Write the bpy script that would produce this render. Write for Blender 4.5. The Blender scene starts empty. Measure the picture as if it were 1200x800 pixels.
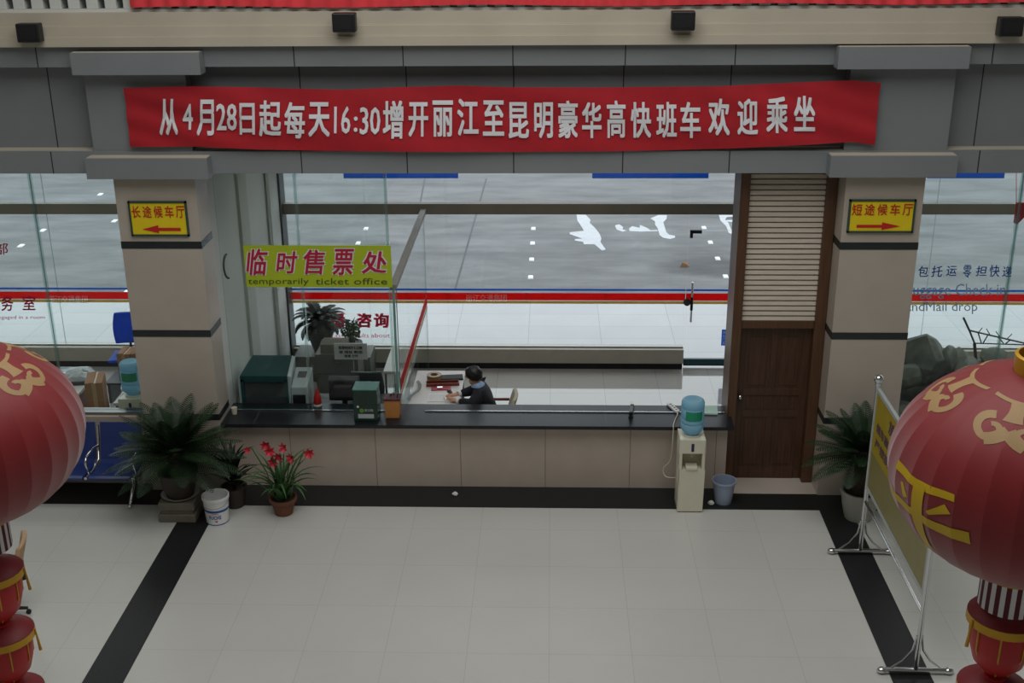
import bpy, bmesh, math, random
from mathutils import Vector, Matrix

# ------------------------------------------------------------------ camera, sky, light, exposure
SC = bpy.context.scene
COL = SC.collection
F_PX, PITCH, YAW, ROLL, CAM_H = 1399.59, 0.363297, 0.034694, -0.008430, 6.95178


def cam_axes():
    cp, sp, cy, sy = math.cos(PITCH), math.sin(PITCH), math.cos(YAW), math.sin(YAW)
    f = Vector((-sy * cp, cy * cp, -sp))
    r = Vector((cy, sy, 0))
    u = r.cross(f)
    cr, sr = math.cos(ROLL), math.sin(ROLL)
    return cr * r + sr * u, -sr * r + cr * u, f


RX, UX, FX = cam_axes()
cam_data = bpy.data.cameras.new('camera')
cam = bpy.data.objects.new('camera', cam_data)
COL.objects.link(cam)
cam_data.sensor_width = 36.0
cam_data.lens = F_PX * 36.0 / 1200.0
cam_data.clip_end = 300
cam.matrix_world = Matrix(((RX.x, UX.x, -FX.x, 0), (RX.y, UX.y, -FX.y, 0), (RX.z, UX.z, -FX.z, CAM_H), (0, 0, 0, 1)))
SC.camera = cam

world = bpy.data.worlds.new('overcast_sky')
SC.world = world
world.use_nodes = True
wbg = world.node_tree.nodes['Background']
wbg.inputs[0].default_value = (0.90, 0.95, 1.0, 1)
wbg.inputs[1].default_value = 1.75


def area_light(name, loc, target, sx, sy, power, color):
    d = bpy.data.lights.new(name, 'AREA')
    d.shape = 'RECTANGLE'
    d.size, d.size_y, d.energy, d.color = sx, sy, power, color
    o = bpy.data.objects.new(name, d)
    COL.objects.link(o)
    o.location = loc
    o.rotation_euler = (Vector(target) - Vector(loc)).to_track_quat('-Z', 'Y').to_euler()
    return o


area_light('skylight_daylight', (-0.4, 7.3, 11.3), (-0.4, 7.9, 0), 10, 8.5, 660, (1.0, 1.0, 0.985))
area_light('office_fill_light', (-0.8, 15.3, 3.85), (-0.8, 15.3, 0), 4.5, 1.6, 22, (1.0, 0.98, 0.95))  # unseen fill added under the office ceiling to brighten the interior
area_light('left_bay_fill_light', (-7.5, 14.9, 3.85), (-7.5, 14.9, 0), 4.5, 1.6, 34, (1.0, 0.98, 0.95))  # fill lamp added out of view to lift the left bay's contents
area_light('right_bay_fill_light', (6.8, 14.6, 3.85), (6.8, 14.6, 0), 4.5, 1.6, 40, (1.0, 0.98, 0.95))  # fill lamp added out of view so the rockery reads lighter

vs = SC.view_settings
vs.view_transform = 'Standard'
vs.look = 'None'
vs.gamma = 1.0
vs.use_curve_mapping = False
vs.exposure = 0.0
SC.cycles.transparent_max_bounces = 16
SC.cycles.max_bounces = 8
SC.cycles.diffuse_bounces = 5
SC.cycles.sample_clamp_indirect = 4.0
SC.cycles.caustics_reflective = False
SC.cycles.caustics_refractive = False


def at(px, py, Y=None, z=None, X=None):
    """a point of the place: the sight line through a pixel of the 1200x800 frame, met with a plane"""
    d = RX * (px - 600) + UX * (400 - py) + FX * F_PX
    if Y is not None:
        t = Y / d.y
    elif z is not None:
        t = (z - CAM_H) / d.z
    else:
        t = X / d.x
    return Vector((0, 0, CAM_H)) + d * t


# ------------------------------------------------------------------ materials
def lin(c):
    c = c / 255.0
    return c / 12.92 if c <= 0.04045 else ((c + 0.055) / 1.055) ** 2.4


MATS = {}


def mat(name, rgb, rough=0.5, metal=0.0, var=0.08, scale=6.0, bump=0.0, bscale=40.0, spec=0.5, emit=0.0, stretch=None, coat=0.0):
    if name in MATS:
        return MATS[name]
    m = bpy.data.materials.new(name)
    m.use_nodes = True
    nt = m.node_tree
    b = nt.nodes['Principled BSDF']
    base = [lin(c) for c in rgb]
    b.inputs['Roughness'].default_value = rough
    b.inputs['Metallic'].default_value = metal
    b.inputs['Specular IOR Level'].default_value = spec
    b.inputs['Coat Weight'].default_value = coat
    tc = nt.nodes.new('ShaderNodeTexCoord')
    mp = nt.nodes.new('ShaderNodeMapping')
    nt.links.new(tc.outputs['Object'], mp.inputs[0])
    if stretch:
        mp.inputs['Scale'].default_value = stretch
    nz = nt.nodes.new('ShaderNodeTexNoise')
    nz.inputs['Scale'].default_value = scale
    nz.inputs['Detail'].default_value = 4
    nt.links.new(mp.outputs[0], nz.inputs['Vector'])
    rp = nt.nodes.new('ShaderNodeValToRGB')
    rp.color_ramp.elements[0].position = 0.3
    rp.color_ramp.elements[1].position = 0.7
    rp.color_ramp.elements[0].color = [c * (1 - var) for c in base] + [1]
    rp.color_ramp.elements[1].color = [min(1, c * (1 + var)) for c in base] + [1]
    nt.links.new(nz.outputs['Fac'], rp.inputs[0])
    nt.links.new(rp.outputs[0], b.inputs['Base Color'])
    if emit:
        b.inputs['Emission Color'].default_value = base + [1]
        b.inputs['Emission Strength'].default_value = emit
    if bump:
        n2 = nt.nodes.new('ShaderNodeTexNoise')
        n2.inputs['Scale'].default_value = bscale
        nt.links.new(mp.outputs[0], n2.inputs['Vector'])
        bp = nt.nodes.new('ShaderNodeBump')
        bp.inputs['Strength'].default_value = bump
        nt.links.new(n2.outputs['Fac'], bp.inputs['Height'])
        nt.links.new(bp.outputs[0], b.inputs['Normal'])
    MATS[name] = m
    return m


def glass(name, tint, base_refl=0.05, refl_col=(1, 1, 1)):
    if name in MATS:
        return MATS[name]
    m = bpy.data.materials.new(name)
    m.use_nodes = True
    nt = m.node_tree
    for n in list(nt.nodes):
        nt.nodes.remove(n)
    out = nt.nodes.new('ShaderNodeOutputMaterial')
    mx = nt.nodes.new('ShaderNodeMixShader')
    tr = nt.nodes.new('ShaderNodeBsdfTransparent')
    gl = nt.nodes.new('ShaderNodeBsdfGlossy')
    lw = nt.nodes.new('ShaderNodeLayerWeight')
    lw.inputs['Blend'].default_value = 0.5
    pw = nt.nodes.new('ShaderNodeMath')
    pw.operation = 'POWER'
    pw.inputs[1].default_value = 5
    ad = nt.nodes.new('ShaderNodeMath')
    ad.operation = 'ADD'
    ad.inputs[1].default_value = base_refl
    ad.use_clamp = True
    tr.inputs[0].default_value = (*tint, 1)
    gl.inputs[0].default_value = (*refl_col, 1)
    gl.inputs['Roughness'].default_value = 0.02
    nt.links.new(lw.outputs['Facing'], pw.inputs[0])
    nt.links.new(pw.outputs[0], ad.inputs[0])
    nt.links.new(ad.outputs[0], mx.inputs[0])
    nt.links.new(tr.outputs[0], mx.inputs[1])
    nt.links.new(gl.outputs[0], mx.inputs[2])
    nt.links.new(mx.outputs[0], out.inputs[0])
    MATS[name] = m
    return m


def tile_mat(name, c1, c2, mortar, w, h, ox, oy, msize, rough, axes='xy', var=0.05):
    m = bpy.data.materials.new(name)
    m.use_nodes = True
    nt = m.node_tree
    b = nt.nodes['Principled BSDF']
    g = nt.nodes.new('ShaderNodeNewGeometry')
    sp = nt.nodes.new('ShaderNodeSeparateXYZ')
    cb = nt.nodes.new('ShaderNodeCombineXYZ')
    nt.links.new(g.outputs['Position'], sp.inputs[0])
    ad = []
    for k, (ax, o) in enumerate(zip(axes, (ox, oy))):
        n = nt.nodes.new('ShaderNodeMath')
        n.operation = 'SUBTRACT'
        n.inputs[1].default_value = o
        nt.links.new(sp.outputs['XYZ'.index(ax.upper())], n.inputs[0])
        nt.links.new(n.outputs[0], cb.inputs[k])
    br = nt.nodes.new('ShaderNodeTexBrick')
    br.offset = 0.0
    br.inputs['Scale'].default_value = 1.0
    br.inputs['Brick Width'].default_value = w
    br.inputs['Row Height'].default_value = h
    br.inputs['Mortar Size'].default_value = msize
    br.inputs['Mortar Smooth'].default_value = 0.1
    br.inputs['Bias'].default_value = 0.0
    br.inputs['Color1'].default_value = [lin(c) for c in c1] + [1]
    br.inputs['Color2'].default_value = [lin(c) for c in c2] + [1]
    br.inputs['Mortar'].default_value = [lin(c) for c in mortar] + [1]
    nt.links.new(cb.outputs[0], br.inputs['Vector'])
    nz = nt.nodes.new('ShaderNodeTexNoise')
    nz.inputs['Scale'].default_value = 1.7
    nz.inputs['Detail'].default_value = 5
    nt.links.new(g.outputs['Position'], nz.inputs['Vector'])
    mr = nt.nodes.new('ShaderNodeMapRange')
    mr.inputs['From Min'].default_value = 0.3
    mr.inputs['From Max'].default_value = 0.7
    mr.inputs['To Min'].default_value = 1 - var
    mr.inputs['To Max'].default_value = 1.0
    nt.links.new(nz.outputs['Fac'], mr.inputs['Value'])
    mx = nt.nodes.new('ShaderNodeMix')
    mx.data_type = 'RGBA'
    mx.blend_type = 'MULTIPLY'
    mx.inputs[0].default_value = 1.0
    nt.links.new(br.outputs['Color'], mx.inputs[6])
    nt.links.new(mr.outputs['Result'], mx.inputs[7])
    nt.links.new(mx.outputs[2], b.inputs['Base Color'])
    b.inputs['Roughness'].default_value = rough
    MATS[name] = m
    return m


def yard_mat():
    m = bpy.data.materials.new('yard_concrete')
    m.use_nodes = True
    nt = m.node_tree
    b = nt.nodes['Principled BSDF']
    b.inputs['Roughness'].default_value = 0.85
    g = nt.nodes.new('ShaderNodeNewGeometry')
    mp = nt.nodes.new('ShaderNodeMapping')
    mp.inputs['Scale'].default_value = (0.45, 1.3, 1)
    nt.links.new(g.outputs['Position'], mp.inputs[0])
    n1 = nt.nodes.new('ShaderNodeTexNoise')
    n1.inputs['Scale'].default_value = 1.0
    n1.inputs['Detail'].default_value = 8
    n1.inputs['Roughness'].default_value = 0.65
    nt.links.new(mp.outputs[0], n1.inputs['Vector'])
    rp = nt.nodes.new('ShaderNodeValToRGB')
    rp.color_ramp.elements[0].position = 0.3
    rp.color_ramp.elements[1].position = 0.72
    rp.color_ramp.elements[0].color = [lin(c) for c in (96, 97, 99)] + [1]
    rp.color_ramp.elements[1].color = [lin(c) for c in (138, 139, 141)] + [1]
    nt.links.new(n1.outputs['Fac'], rp.inputs[0])
    # an oil-dark patch near the glass door
    sub = nt.nodes.new('ShaderNodeVectorMath')
    sub.operation = 'SUBTRACT'
    sub.inputs[1].default_value = (3.1, 22.6, 0)
    n2 = nt.nodes.new('ShaderNodeTexNoise')
    n2.inputs['Scale'].default_value = 0.9
    nt.links.new(g.outputs['Position'], n2.inputs['Vector'])
    sc = nt.nodes.new('ShaderNodeVectorMath')
    sc.operation = 'MULTIPLY'
    sc.inputs[1].default_value = (1.0, 1.35, 0)
    nt.links.new(g.outputs['Position'], sub.inputs[0])
    nt.links.new(sub.outputs[0], sc.inputs[0])
    ln = nt.nodes.new('ShaderNodeVectorMath')
    ln.operation = 'LENGTH'
    nt.links.new(sc.outputs[0], ln.inputs[0])
    a = nt.nodes.new('ShaderNodeMath')
    a.operation = 'ADD'
    nt.links.new(ln.outputs['Value'], a.inputs[0])
    nt.links.new(n2.outputs['Fac'], a.inputs[1])
    mr = nt.nodes.new('ShaderNodeMapRange')
    mr.inputs['From Min'].default_value = 1.25
    mr.inputs['From Max'].default_value = 1.75
    mr.inputs['To Min'].default_value = 0.62
    mr.inputs['To Max'].default_value = 1.0
    nt.links.new(a.outputs[0], mr.inputs['Value'])
    mx = nt.nodes.new('ShaderNodeMix')
    mx.data_type = 'RGBA'
    mx.blend_type = 'MULTIPLY'
    mx.inputs[0].default_value = 1.0
    nt.links.new(rp.outputs[0], mx.inputs[6])
    nt.links.new(mr.outputs['Result'], mx.inputs[7])
    nt.links.new(mx.outputs[2], b.inputs['Base Color'])
    MATS['yard_concrete'] = m
    return m


M_TILE = tile_mat('polished_floor_tile', (204, 204, 199), (202, 202, 197), (184, 184, 179), 0.8, 0.8, -0.003, 12.154 - 16, 0.003, 0.3, var=0.03)
M_TILE2 = tile_mat('office_floor_tile', (176, 174, 170), (172, 170, 166), (140, 139, 137), 0.8, 0.8, -0.003, 12.154 - 16, 0.003, 0.05, var=0.03)
M_TILE2.node_tree.nodes['Principled BSDF'].inputs['IOR'].default_value = 1.95
M_WALK = tile_mat('sidewalk_granite', (196, 197, 199), (189, 191, 194), (150, 152, 156), 1.2, 0.6, -0.37, 17.3, 0.004, 0.6)
M_YARD = yard_mat()
M_BLACKSTONE = mat('black_granite', (34, 36, 36), 0.38, var=0.2, scale=30, spec=0.25)
M_CTOP = mat('black_counter_granite', (30, 32, 36), 0.3, var=0.25, scale=30, spec=0.3)
M_BEIGE = mat('beige_stone_tile', (184, 173, 161), 0.3, var=0.04, scale=3)
M_BEIGE2 = mat('counter_stone', (190, 176, 163), 0.3, var=0.05, scale=4)
M_BAND = mat('dark_band_tile', (36, 42, 44), 0.25, var=0.1)
M_GREY = mat('grey_aluminium_panel', (130, 134, 137), 0.42, var=0.03, scale=2)
M_SEAM = mat('dark_joint', (40, 41, 44), 0.8)
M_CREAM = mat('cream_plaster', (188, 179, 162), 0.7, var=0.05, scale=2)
M_WHITEP = mat('white_plaster', (205, 207, 203), 0.7, var=0.03, scale=2)
M_WALLW = mat('painted_white_wall', (188, 190, 184), 0.8, var=0.03, scale=1)
M_GALLERYSHADE = mat('gallery_shade_wall', (52, 66, 66), 0.8)  # upper floor shade behind the balusters, put into the wall colour
M_SILL = mat('sill_tile', (168, 163, 149), 0.35, var=0.05)
M_STEEL = mat('brushed_steel', (150, 150, 148), 0.3, 1.0, var=0.05)
M_CHROME = mat('chrome', (215, 216, 218), 0.12, 1.0, var=0.02)
M_TRANSOM = mat('transom_steel', (122, 116, 104), 0.45, 0.3, var=0.1, scale=2)
M_WOOD = mat('dark_door_wood', (74, 49, 33), 0.42, var=0.25, scale=5, stretch=(8, 8, 0.6))
M_WOODL = mat('door_frame_wood', (88, 59, 38), 0.42, var=0.2, scale=5, stretch=(8, 8, 0.6))
M_SLAT = mat('louvre_slat_wood', (206, 194, 178), 0.5, var=0.1, scale=5, stretch=(0.6, 8, 8))
M_RED = mat('red_banner_cloth', (176, 22, 36), 0.75, var=0.10, scale=3)
M_REDDRAPE = mat('red_drape_cloth', (226, 62, 70), 0.8, var=0.12, scale=4)
M_WHITE = mat('white_lettering', (232, 232, 236), 0.7, var=0.02)
M_YELLOW = mat('yellow_sign', (236, 208, 22), 0.45, var=0.03)
M_REDL = mat('red_lettering', (196, 30, 24), 0.6, var=0.03)
M_LIME = mat('lime_sign', (176, 194, 36), 0.5, var=0.03)
M_PINKL = mat('crimson_lettering', (186, 22, 62), 0.6, var=0.03)
M_GREENL = mat('dark_green_lettering', (74, 84, 30), 0.6)
M_FRAMEG = mat('dark_green_frame', (52, 74, 62), 0.5)
M_BLUEL = mat('blue_lettering', (40, 84, 160), 0.6)
M_GREYL = mat('slate_lettering', (66, 80, 104), 0.6)
M_BLACK = mat('black_plastic', (24, 25, 27), 0.45, var=0.15)
M_DGREY = mat('dark_grey_plastic', (62, 65, 67), 0.5, var=0.1)
M_LGREY = mat('light_grey_plastic', (168, 176, 178), 0.45, var=0.06)
M_OLIVE = mat('grey_olive_metal', (92, 95, 87), 0.55, var=0.1)
M_TEAL = mat('teal_metal_cover', (22, 66, 66), 0.4, var=0.1)
M_GREENB = mat('dark_green_acrylic', (12, 44, 34), 0.25, var=0.1)
M_GREENT = mat('pale_green_acrylic', (54, 104, 92), 0.25, var=0.1)
M_ORANGE = mat('tan_cardboard', (186, 124, 66), 0.75, var=0.12)
M_BROWNB = mat('brown_cardboard', (150, 112, 82), 0.8, var=0.1)
M_CREAMP = mat('cream_plastic', (214, 210, 190), 0.35, var=0.03)
M_TRAYP = mat('beige_recess_plastic', (170, 164, 140), 0.5, var=0.05)
M_BLUEP = mat('blue_seat_steel', (36, 54, 112), 0.35, var=0.08)
M_BINP = mat('grey_blue_bin_plastic', (148, 160, 182), 0.4, var=0.04)
M_BOTTLABEL = mat('green_bottle_label', (22, 142, 104), 0.4, var=0.1)
M_LEAF = mat('cycad_leaf', (27, 52, 24), 0.5, var=0.3, scale=9)
M_LEAFD = mat('dark_leaf', (17, 30, 19), 0.5, var=0.3, scale=9)
M_LEAFL = mat('strap_leaf', (62, 98, 52), 0.45, var=0.25, scale=9)
M_FLOWER = mat('red_petal', (196, 46, 62), 0.5, var=0.25, scale=20)
M_TRUNK = mat('cycad_trunk', (62, 48, 36), 0.9, var=0.3, bump=0.6)
M_POTD = mat('dark_clay_pot', (52, 42, 36), 0.55, var=0.15)
M_POTW = mat('pale_stoneware_pot', (168, 168, 158), 0.4, var=0.08)
M_TERRA = mat('terracotta', (114, 72, 52), 0.8, var=0.12)
M_SOIL = mat('potting_soil', (44, 34, 26), 0.95, var=0.3)
M_STONE = mat('grey_stone_stand', (118, 112, 100), 0.8, var=0.15)
M_ROCK = mat('rockery_stone', (116, 121, 115), 0.9, var=0.4, scale=5, bump=0.5, bscale=14)
M_LANTP = mat('pendant_red_fabric', (186, 30, 32), 0.5, var=0.08)
M_GOLD = mat('gold_foil', (206, 158, 46), 0.4, 0.4, var=0.15)
M_GOLDP = mat('pale_gold_print', (164, 132, 88), 0.6, var=0.05)
M_GOLDY = mat('yellow_print', (204, 168, 18), 0.55, var=0.06)
M_PAPER = mat('white_paper', (226, 227, 226), 0.8, var=0.03)
M_DESKW = mat('pale_desk_laminate', (206, 204, 200), 0.4, var=0.03)
M_SKIN = mat('skin', (196, 150, 122), 0.55, var=0.05)
M_HAIR = mat('black_hair', (18, 17, 18), 0.45, var=0.3, scale=30)
M_SWEATER = mat('navy_black_sweater', (26, 28, 36), 0.85, var=0.15, scale=40)
M_SHIRT = mat('light_blue_shirt', (150, 182, 220), 0.7)
M_TROUSER = mat('dark_trousers', (34, 35, 42), 0.85)
M_CHAIRB = mat('beige_chair_fabric', (172, 166, 148), 0.8, var=0.08)
M_WOODT = mat('tan_wood', (186, 148, 108), 0.5, var=0.15)
M_REDW = mat('red_brown_wood', (112, 46, 34), 0.45, var=0.15)
M_WRAP = mat('grey_plastic_wrap', (176, 184, 188), 0.25, var=0.15, scale=12, bump=0.5, bscale=18)
M_GEDGE = mat('glass_edge_green', (104, 142, 136), 0.2, var=0.05)
M_JOINT = glass('joint_green_glass', (0.76, 0.86, 0.84), 0.10)
M_GLASS = glass('office_glass', (0.925, 0.96, 0.952), 0.015)
M_GLASSB = glass('back_glass', (0.965, 0.985, 0.98), 0.02)
M_ROOF = mat('hall_roof', (200, 200, 196), 0.8)
M_NAVY = mat('navy_text', (40, 40, 84), 0.6)


def film(name, rgb, tr=0.6):
    m = mat(name, rgb, 0.5, var=0.03)
    nt = m.node_tree
    out = [n for n in nt.nodes if n.type == 'OUTPUT_MATERIAL'][0]
    b = nt.nodes['Principled BSDF']
    t = nt.nodes.new('ShaderNodeBsdfTranslucent')
    nt.links.new(b.inputs['Base Color'].links[0].from_socket, t.inputs[0])
    mx = nt.nodes.new('ShaderNodeMixShader')
    mx.inputs[0].default_value = tr
    nt.links.new(b.outputs[0], mx.inputs[1])
    nt.links.new(t.outputs[0], mx.inputs[2])
    nt.links.new(mx.outputs[0], out.inputs[0])
    return m


M_STRIPER = film('red_stripe_film', (230, 50, 54), 0.65)
M_STRIPEB = film('blue_stripe_film', (76, 138, 210), 0.65)
M_STRIPET = film('tan_stripe_film', (206, 180, 110), 0.65)
M_WINE = film('wine_lettering', (204, 44, 92), 0.6)
M_BLUEF = film('blue_glass_lettering', (84, 134, 206), 0.75)
M_GREYF = film('slate_glass_lettering', (134, 150, 174), 0.75)
M_BOTTLE = film('blue_water_bottle', (168, 218, 238), 0.5)
M_LANT = film('lantern_red_fabric', (150, 33, 38), 0.25)
for _n in M_LANT.node_tree.nodes:
    if _n.type == 'BSDF_PRINCIPLED':
        _n.inputs['Sheen Weight'].default_value = 0.55
        _n.inputs['Sheen Roughness'].default_value = 0.45
M_FILMW = film('white_film', (252, 252, 252), 0.85)


# ------------------------------------------------------------------ mesh helpers
class MB:
    def __init__(self):
        self.v, self.f, self.m = [], [], []
        self.mi = 0

    def add(self, vs_, fs_):
        n = len(self.v)
        self.v += [tuple(p) for p in vs_]
        for f in fs_:
            self.f.append([n + i for i in f])
            self.m.append(self.mi)
        return self

    def box(self, x0, x1, y0, y1, z0, z1):
        vs_ = [(x, y, z) for z in (z0, z1) for y in (y0, y1) for x in (x0, x1)]
        return self.add(vs_, [(0, 2, 3, 1), (4, 5, 7, 6), (0, 1, 5, 4), (2, 6, 7, 3), (0, 4, 6, 2), (1, 3, 7, 5)])

    def hexa(self, lower, upper):
        return self.add(list(lower) + list(upper), [(3, 2, 1, 0), (4, 5, 6, 7), (0, 1, 5, 4), (1, 2, 6, 5), (2, 3, 7, 6), (3, 0, 4, 7)])

    def tube(self, pts, r, n=8, caps=True):
        pts = [Vector(p) for p in pts]
        rs = r if isinstance(r, (list, tuple)) else [r] * len(pts)
        rings = []
        prev = None
        for i, p in enumerate(pts):
            a = pts[max(0, i - 1)]
            b = pts[min(len(pts) - 1, i + 1)]
            t = (b - a).normalized()
            if prev is None:
                s = t.orthogonal().normalized()
            else:
                s = (prev - t * prev.dot(t)).normalized()
            prev = s
            w = t.cross(s)
            rings.append([p + (s * math.cos(2 * math.pi * k / n) + w * math.sin(2 * math.pi * k / n)) * rs[i] for k in range(n)])
        vs_ = [q for rg in rings for q in rg]
        fs_ = []
        for i in range(len(rings) - 1):
            for k in range(n):
                fs_.append((i * n + k, i * n + (k + 1) % n, (i + 1) * n + (k + 1) % n, (i + 1) * n + k))
        if caps:
            fs_.append(tuple(range(n - 1, -1, -1)))
            fs_.append(tuple(range((len(rings) - 1) * n, len(rings) * n)))
        return self.add(vs_, fs_)

    def lathe(self, prof, n=24, c=(0, 0, 0), wob=None, caps=False):
        vs_, fs_ = [], []
        for (r, z) in prof:
            for k in range(n):
                a = 2 * math.pi * k / n
                rr = r * (wob(a, z) if wob else 1)
                vs_.append((c[0] + rr * math.cos(a), c[1] + rr * math.sin(a), c[2] + z))
        for i in range(len(prof) - 1):
            for k in range(n):
                fs_.append((i * n + k, i * n + (k + 1) % n, (i + 1) * n + (k + 1) % n, (i + 1) * n + k))
        if caps:
            fs_.append(tuple(range(n - 1, -1, -1)))
            fs_.append(tuple(range((len(prof) - 1) * n, len(prof) * n)))
        return self.add(vs_, fs_)

    def sphere(self, c, rx, ry=None, rz=None, n=16, m=10):
        ry = ry or rx
        rz = rz or rx
        prof = [(math.sin(math.pi * i / m), -math.cos(math.pi * i / m)) for i in range(m + 1)]
        vs_, fs_ = [], []
        for (r, z) in prof:
            for k in range(n):
                a = 2 * math.pi * k / n
                vs_.append((c[0] + rx * r * math.cos(a), c[1] + ry * r * math.sin(a), c[2] + rz * z))
        for i in range(m):
            for k in range(n):
                fs_.append((i * n + k, i * n + (k + 1) % n, (i + 1) * n + (k + 1) % n, (i + 1) * n + k))
        return self.add(vs_, fs_)

    def prism(self, poly, fn, d):
        """2D outline -> solid; fn maps (u, v, w) to the place; w runs 0..d"""
        n = len(poly)
        vs_ = [fn(u, v, 0) for u, v in poly] + [fn(u, v, d) for u, v in poly]
        fs_ = [tuple(range(n - 1, -1, -1)), tuple(range(n, 2 * n))]
        fs_ += [(k, (k + 1) % n, n + (k + 1) % n, n + k) for k in range(n)]
        return self.add(vs_, fs_)


def tag(o, label=None, cat=None, group=None, kind=None):
    if label:
        o['label'] = label
    if cat:
        o['category'] = cat
    if group:
        o['group'] = group
    if kind:
        o['kind'] = kind
    return o


def obj(name, mb, mats, parent=None, smooth=None, bevel=0.0, loc=None, solid=0.0):
    me = bpy.data.meshes.new(name)
    me.from_pydata([tuple(p) for p in mb.v], [], mb.f)
    for m in (mats if isinstance(mats, (list, tuple)) else [mats]):
        me.materials.append(m)
    for p, k in zip(me.polygons, mb.m):
        p.material_index = k
    bm = bmesh.new()
    bm.from_mesh(me)
    bmesh.ops.remove_doubles(bm, verts=bm.verts, dist=1e-6)
    bmesh.ops.recalc_face_normals(bm, faces=bm.faces)
    bm.to_mesh(me)
    bm.free()
    if smooth is not None:
        for p in me.polygons:
            p.use_smooth = True
        me.set_sharp_from_angle(angle=math.radians(smooth))
    o = bpy.data.objects.new(name, me)
    COL.objects.link(o)
    if parent:
        o.parent = parent
    if loc:
        o.location = loc
    if bevel:
        b = o.modifiers.new('bevel', 'BEVEL')
        b.width = bevel
        b.segments = 2
        b.limit_method = 'ANGLE'
        b.angle_limit = math.radians(40)
    if solid:
        s = o.modifiers.new('solid', 'SOLIDIFY')
        s.thickness = solid
    return o


def thing(name, label, cat, loc=(0, 0, 0), rz=0.0, group=None):
    o = bpy.data.objects.new(name, None)
    COL.objects.link(o)
    o.empty_display_size = 0.1
    o.location = loc
    o.rotation_euler = (0, 0, rz)
    return tag(o, label, cat, group)


def struct(name, mb, mats, parent=None, **k):
    o = obj(name, mb, mats, parent, **k)
    if not parent:
        o['kind'] = 'structure'
    return o


def smooth_path(pts, n=6):
    pts = [Vector(p) for p in pts]
    out = []
    for i in range(len(pts) - 1):
        a, b, c, d = pts[max(0, i - 1)], pts[i], pts[i + 1], pts[min(len(pts) - 1, i + 2)]
        for k in range(n):
            t = k / n
            out.append(0.5 * ((2 * b) + (c - a) * t + (2 * a - 5 * b + 4 * c - d) * t * t + (3 * b - a - 3 * c + d) * t ** 3))
    return out + [pts[-1]]


def dup(o, loc, label, rz=None):
    r = o.copy()
    COL.objects.link(r)
    r.location = loc
    if rz is not None:
        r.rotation_euler = (0, 0, rz)
    r['label'] = label
    for ch in list(o.children):
        c = ch.copy()
        COL.objects.link(c)
        c.parent = r
        for g in list(ch.children):
            d = g.copy()
            COL.objects.link(d)
            d.parent = c
    return r


GLYPHS = {}


def glyph(text, bold=0.0, shear=0.0):
    key = (text, bold, shear)
    if key in GLYPHS:
        return GLYPHS[key]
    c = bpy.data.curves.new('glyph', 'FONT')
    c.body = text
    c.resolution_u = 2
    c.offset = bold
    c.shear = shear
    o = bpy.data.objects.new('glyph', c)
    COL.objects.link(o)
    me = bpy.data.meshes.new_from_object(o.evaluated_get(bpy.context.evaluated_depsgraph_get()))
    vs_ = [(v.co.x, v.co.y) for v in me.vertices]
    fs_ = [tuple(p.vertices) for p in me.polygons]
    bpy.data.objects.remove(o)
    bpy.data.curves.remove(c)
    bpy.data.meshes.remove(me)
    xs = [p[0] for p in vs_]
    ys = [p[1] for p in vs_]
    x0, x1, y0, y1 = min(xs), max(xs), min(ys), max(ys)
    vs_ = [((x - x0) / (x1 - x0), (y - y0) / (y1 - y0)) for x, y in vs_]
    GLYPHS[key] = (vs_, fs_)
    return GLYPHS[key]


def letters(mb, items, fn, bold=0.0, shear=0.0):
    """items: (text, u0, v_top, u1, v_bottom); fn maps (u, v) to the place"""
    # the strokes are thickened by laying shifted copies of the outline over each other
    for (t, u0, v0, u1, v1) in items:
        vs_, fs_ = glyph(t, 0.0, shear)
        b = bold / max(1, len(t)) ** 0.5
        uc, vc, du, dv = (u0 + u1) / 2, (v0 + v1) / 2, (u1 - u0) * 0.05, (v1 - v0) * 0.05
        nrm = (fn(uc + du, vc) - fn(uc, vc)).cross(fn(uc, vc + dv) - fn(uc, vc)).normalized()
        if nrm.dot(Vector((-0.7, -1, 0.1))) < 0:
            nrm = -nrm
        sh = [(0, 0)] if bold <= 0 else [(-b, -b * 0.7), (b, b * 0.7), (-b, b * 0.7), (b, -b * 0.7), (0, 0)]
        for (dx, dy) in sh:
            k = 1 - 2 * b if bold > 0 else 1
            o_ = b if bold > 0 else 0
            base_ = [(u0 + (u1 - u0) * (o_ + k * x + dx), v1 + (v0 - v1) * (o_ + k * y + dy)) for x, y in vs_]
            mb.add([fn(*q) + nrm * (0.0006 * sh.index((dx, dy))) for q in base_], fs_)
    return mb


def on_plane(Y, off=-0.004):
    def fn(px, py):
        p = at(px, py, Y=Y)
        p.y += off
        return p
    return fn


R = random.Random(7)

# ------------------------------------------------------------------ the setting: floors and ground
struct('floor', MB().box(-13, 13, -3, 13.3, -0.12, 0), M_TILE)
struct('floor', MB().box(-13, 13, 13.3, 17.42, -0.12, 0), M_TILE2)
mb = MB()
mb.box(-4.39, -4.0, 2, 12.67, 0.0005, 0.003)
struct('trim_1', mb, M_BLACKSTONE)
mb = MB()
mb.box(3.2, 3.58, 2, 12.67, 0.0005, 0.003)
struct('trim_2', mb, M_BLACKSTONE)
struct('trim_3', MB().box(-12.9, 12.9, 12.67, 13.07, 0.0005, 0.003).box(-12.9, 2.07, 13.07, 13.22, 0.0005, 0.003), M_BLACKSTONE)
struct('trim_4', MB().box(2.08, 3.25, 13.072, 13.52, 0.0005, 0.004), M_BEIGE)
struct('ground', MB().box(-40, 40, 17.42, 20.42, -0.5, -0.03), M_WALK)
o = struct('ground', MB().box(-60, 60, 20.42, 80, -0.5, -0.04), M_YARD)

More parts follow.
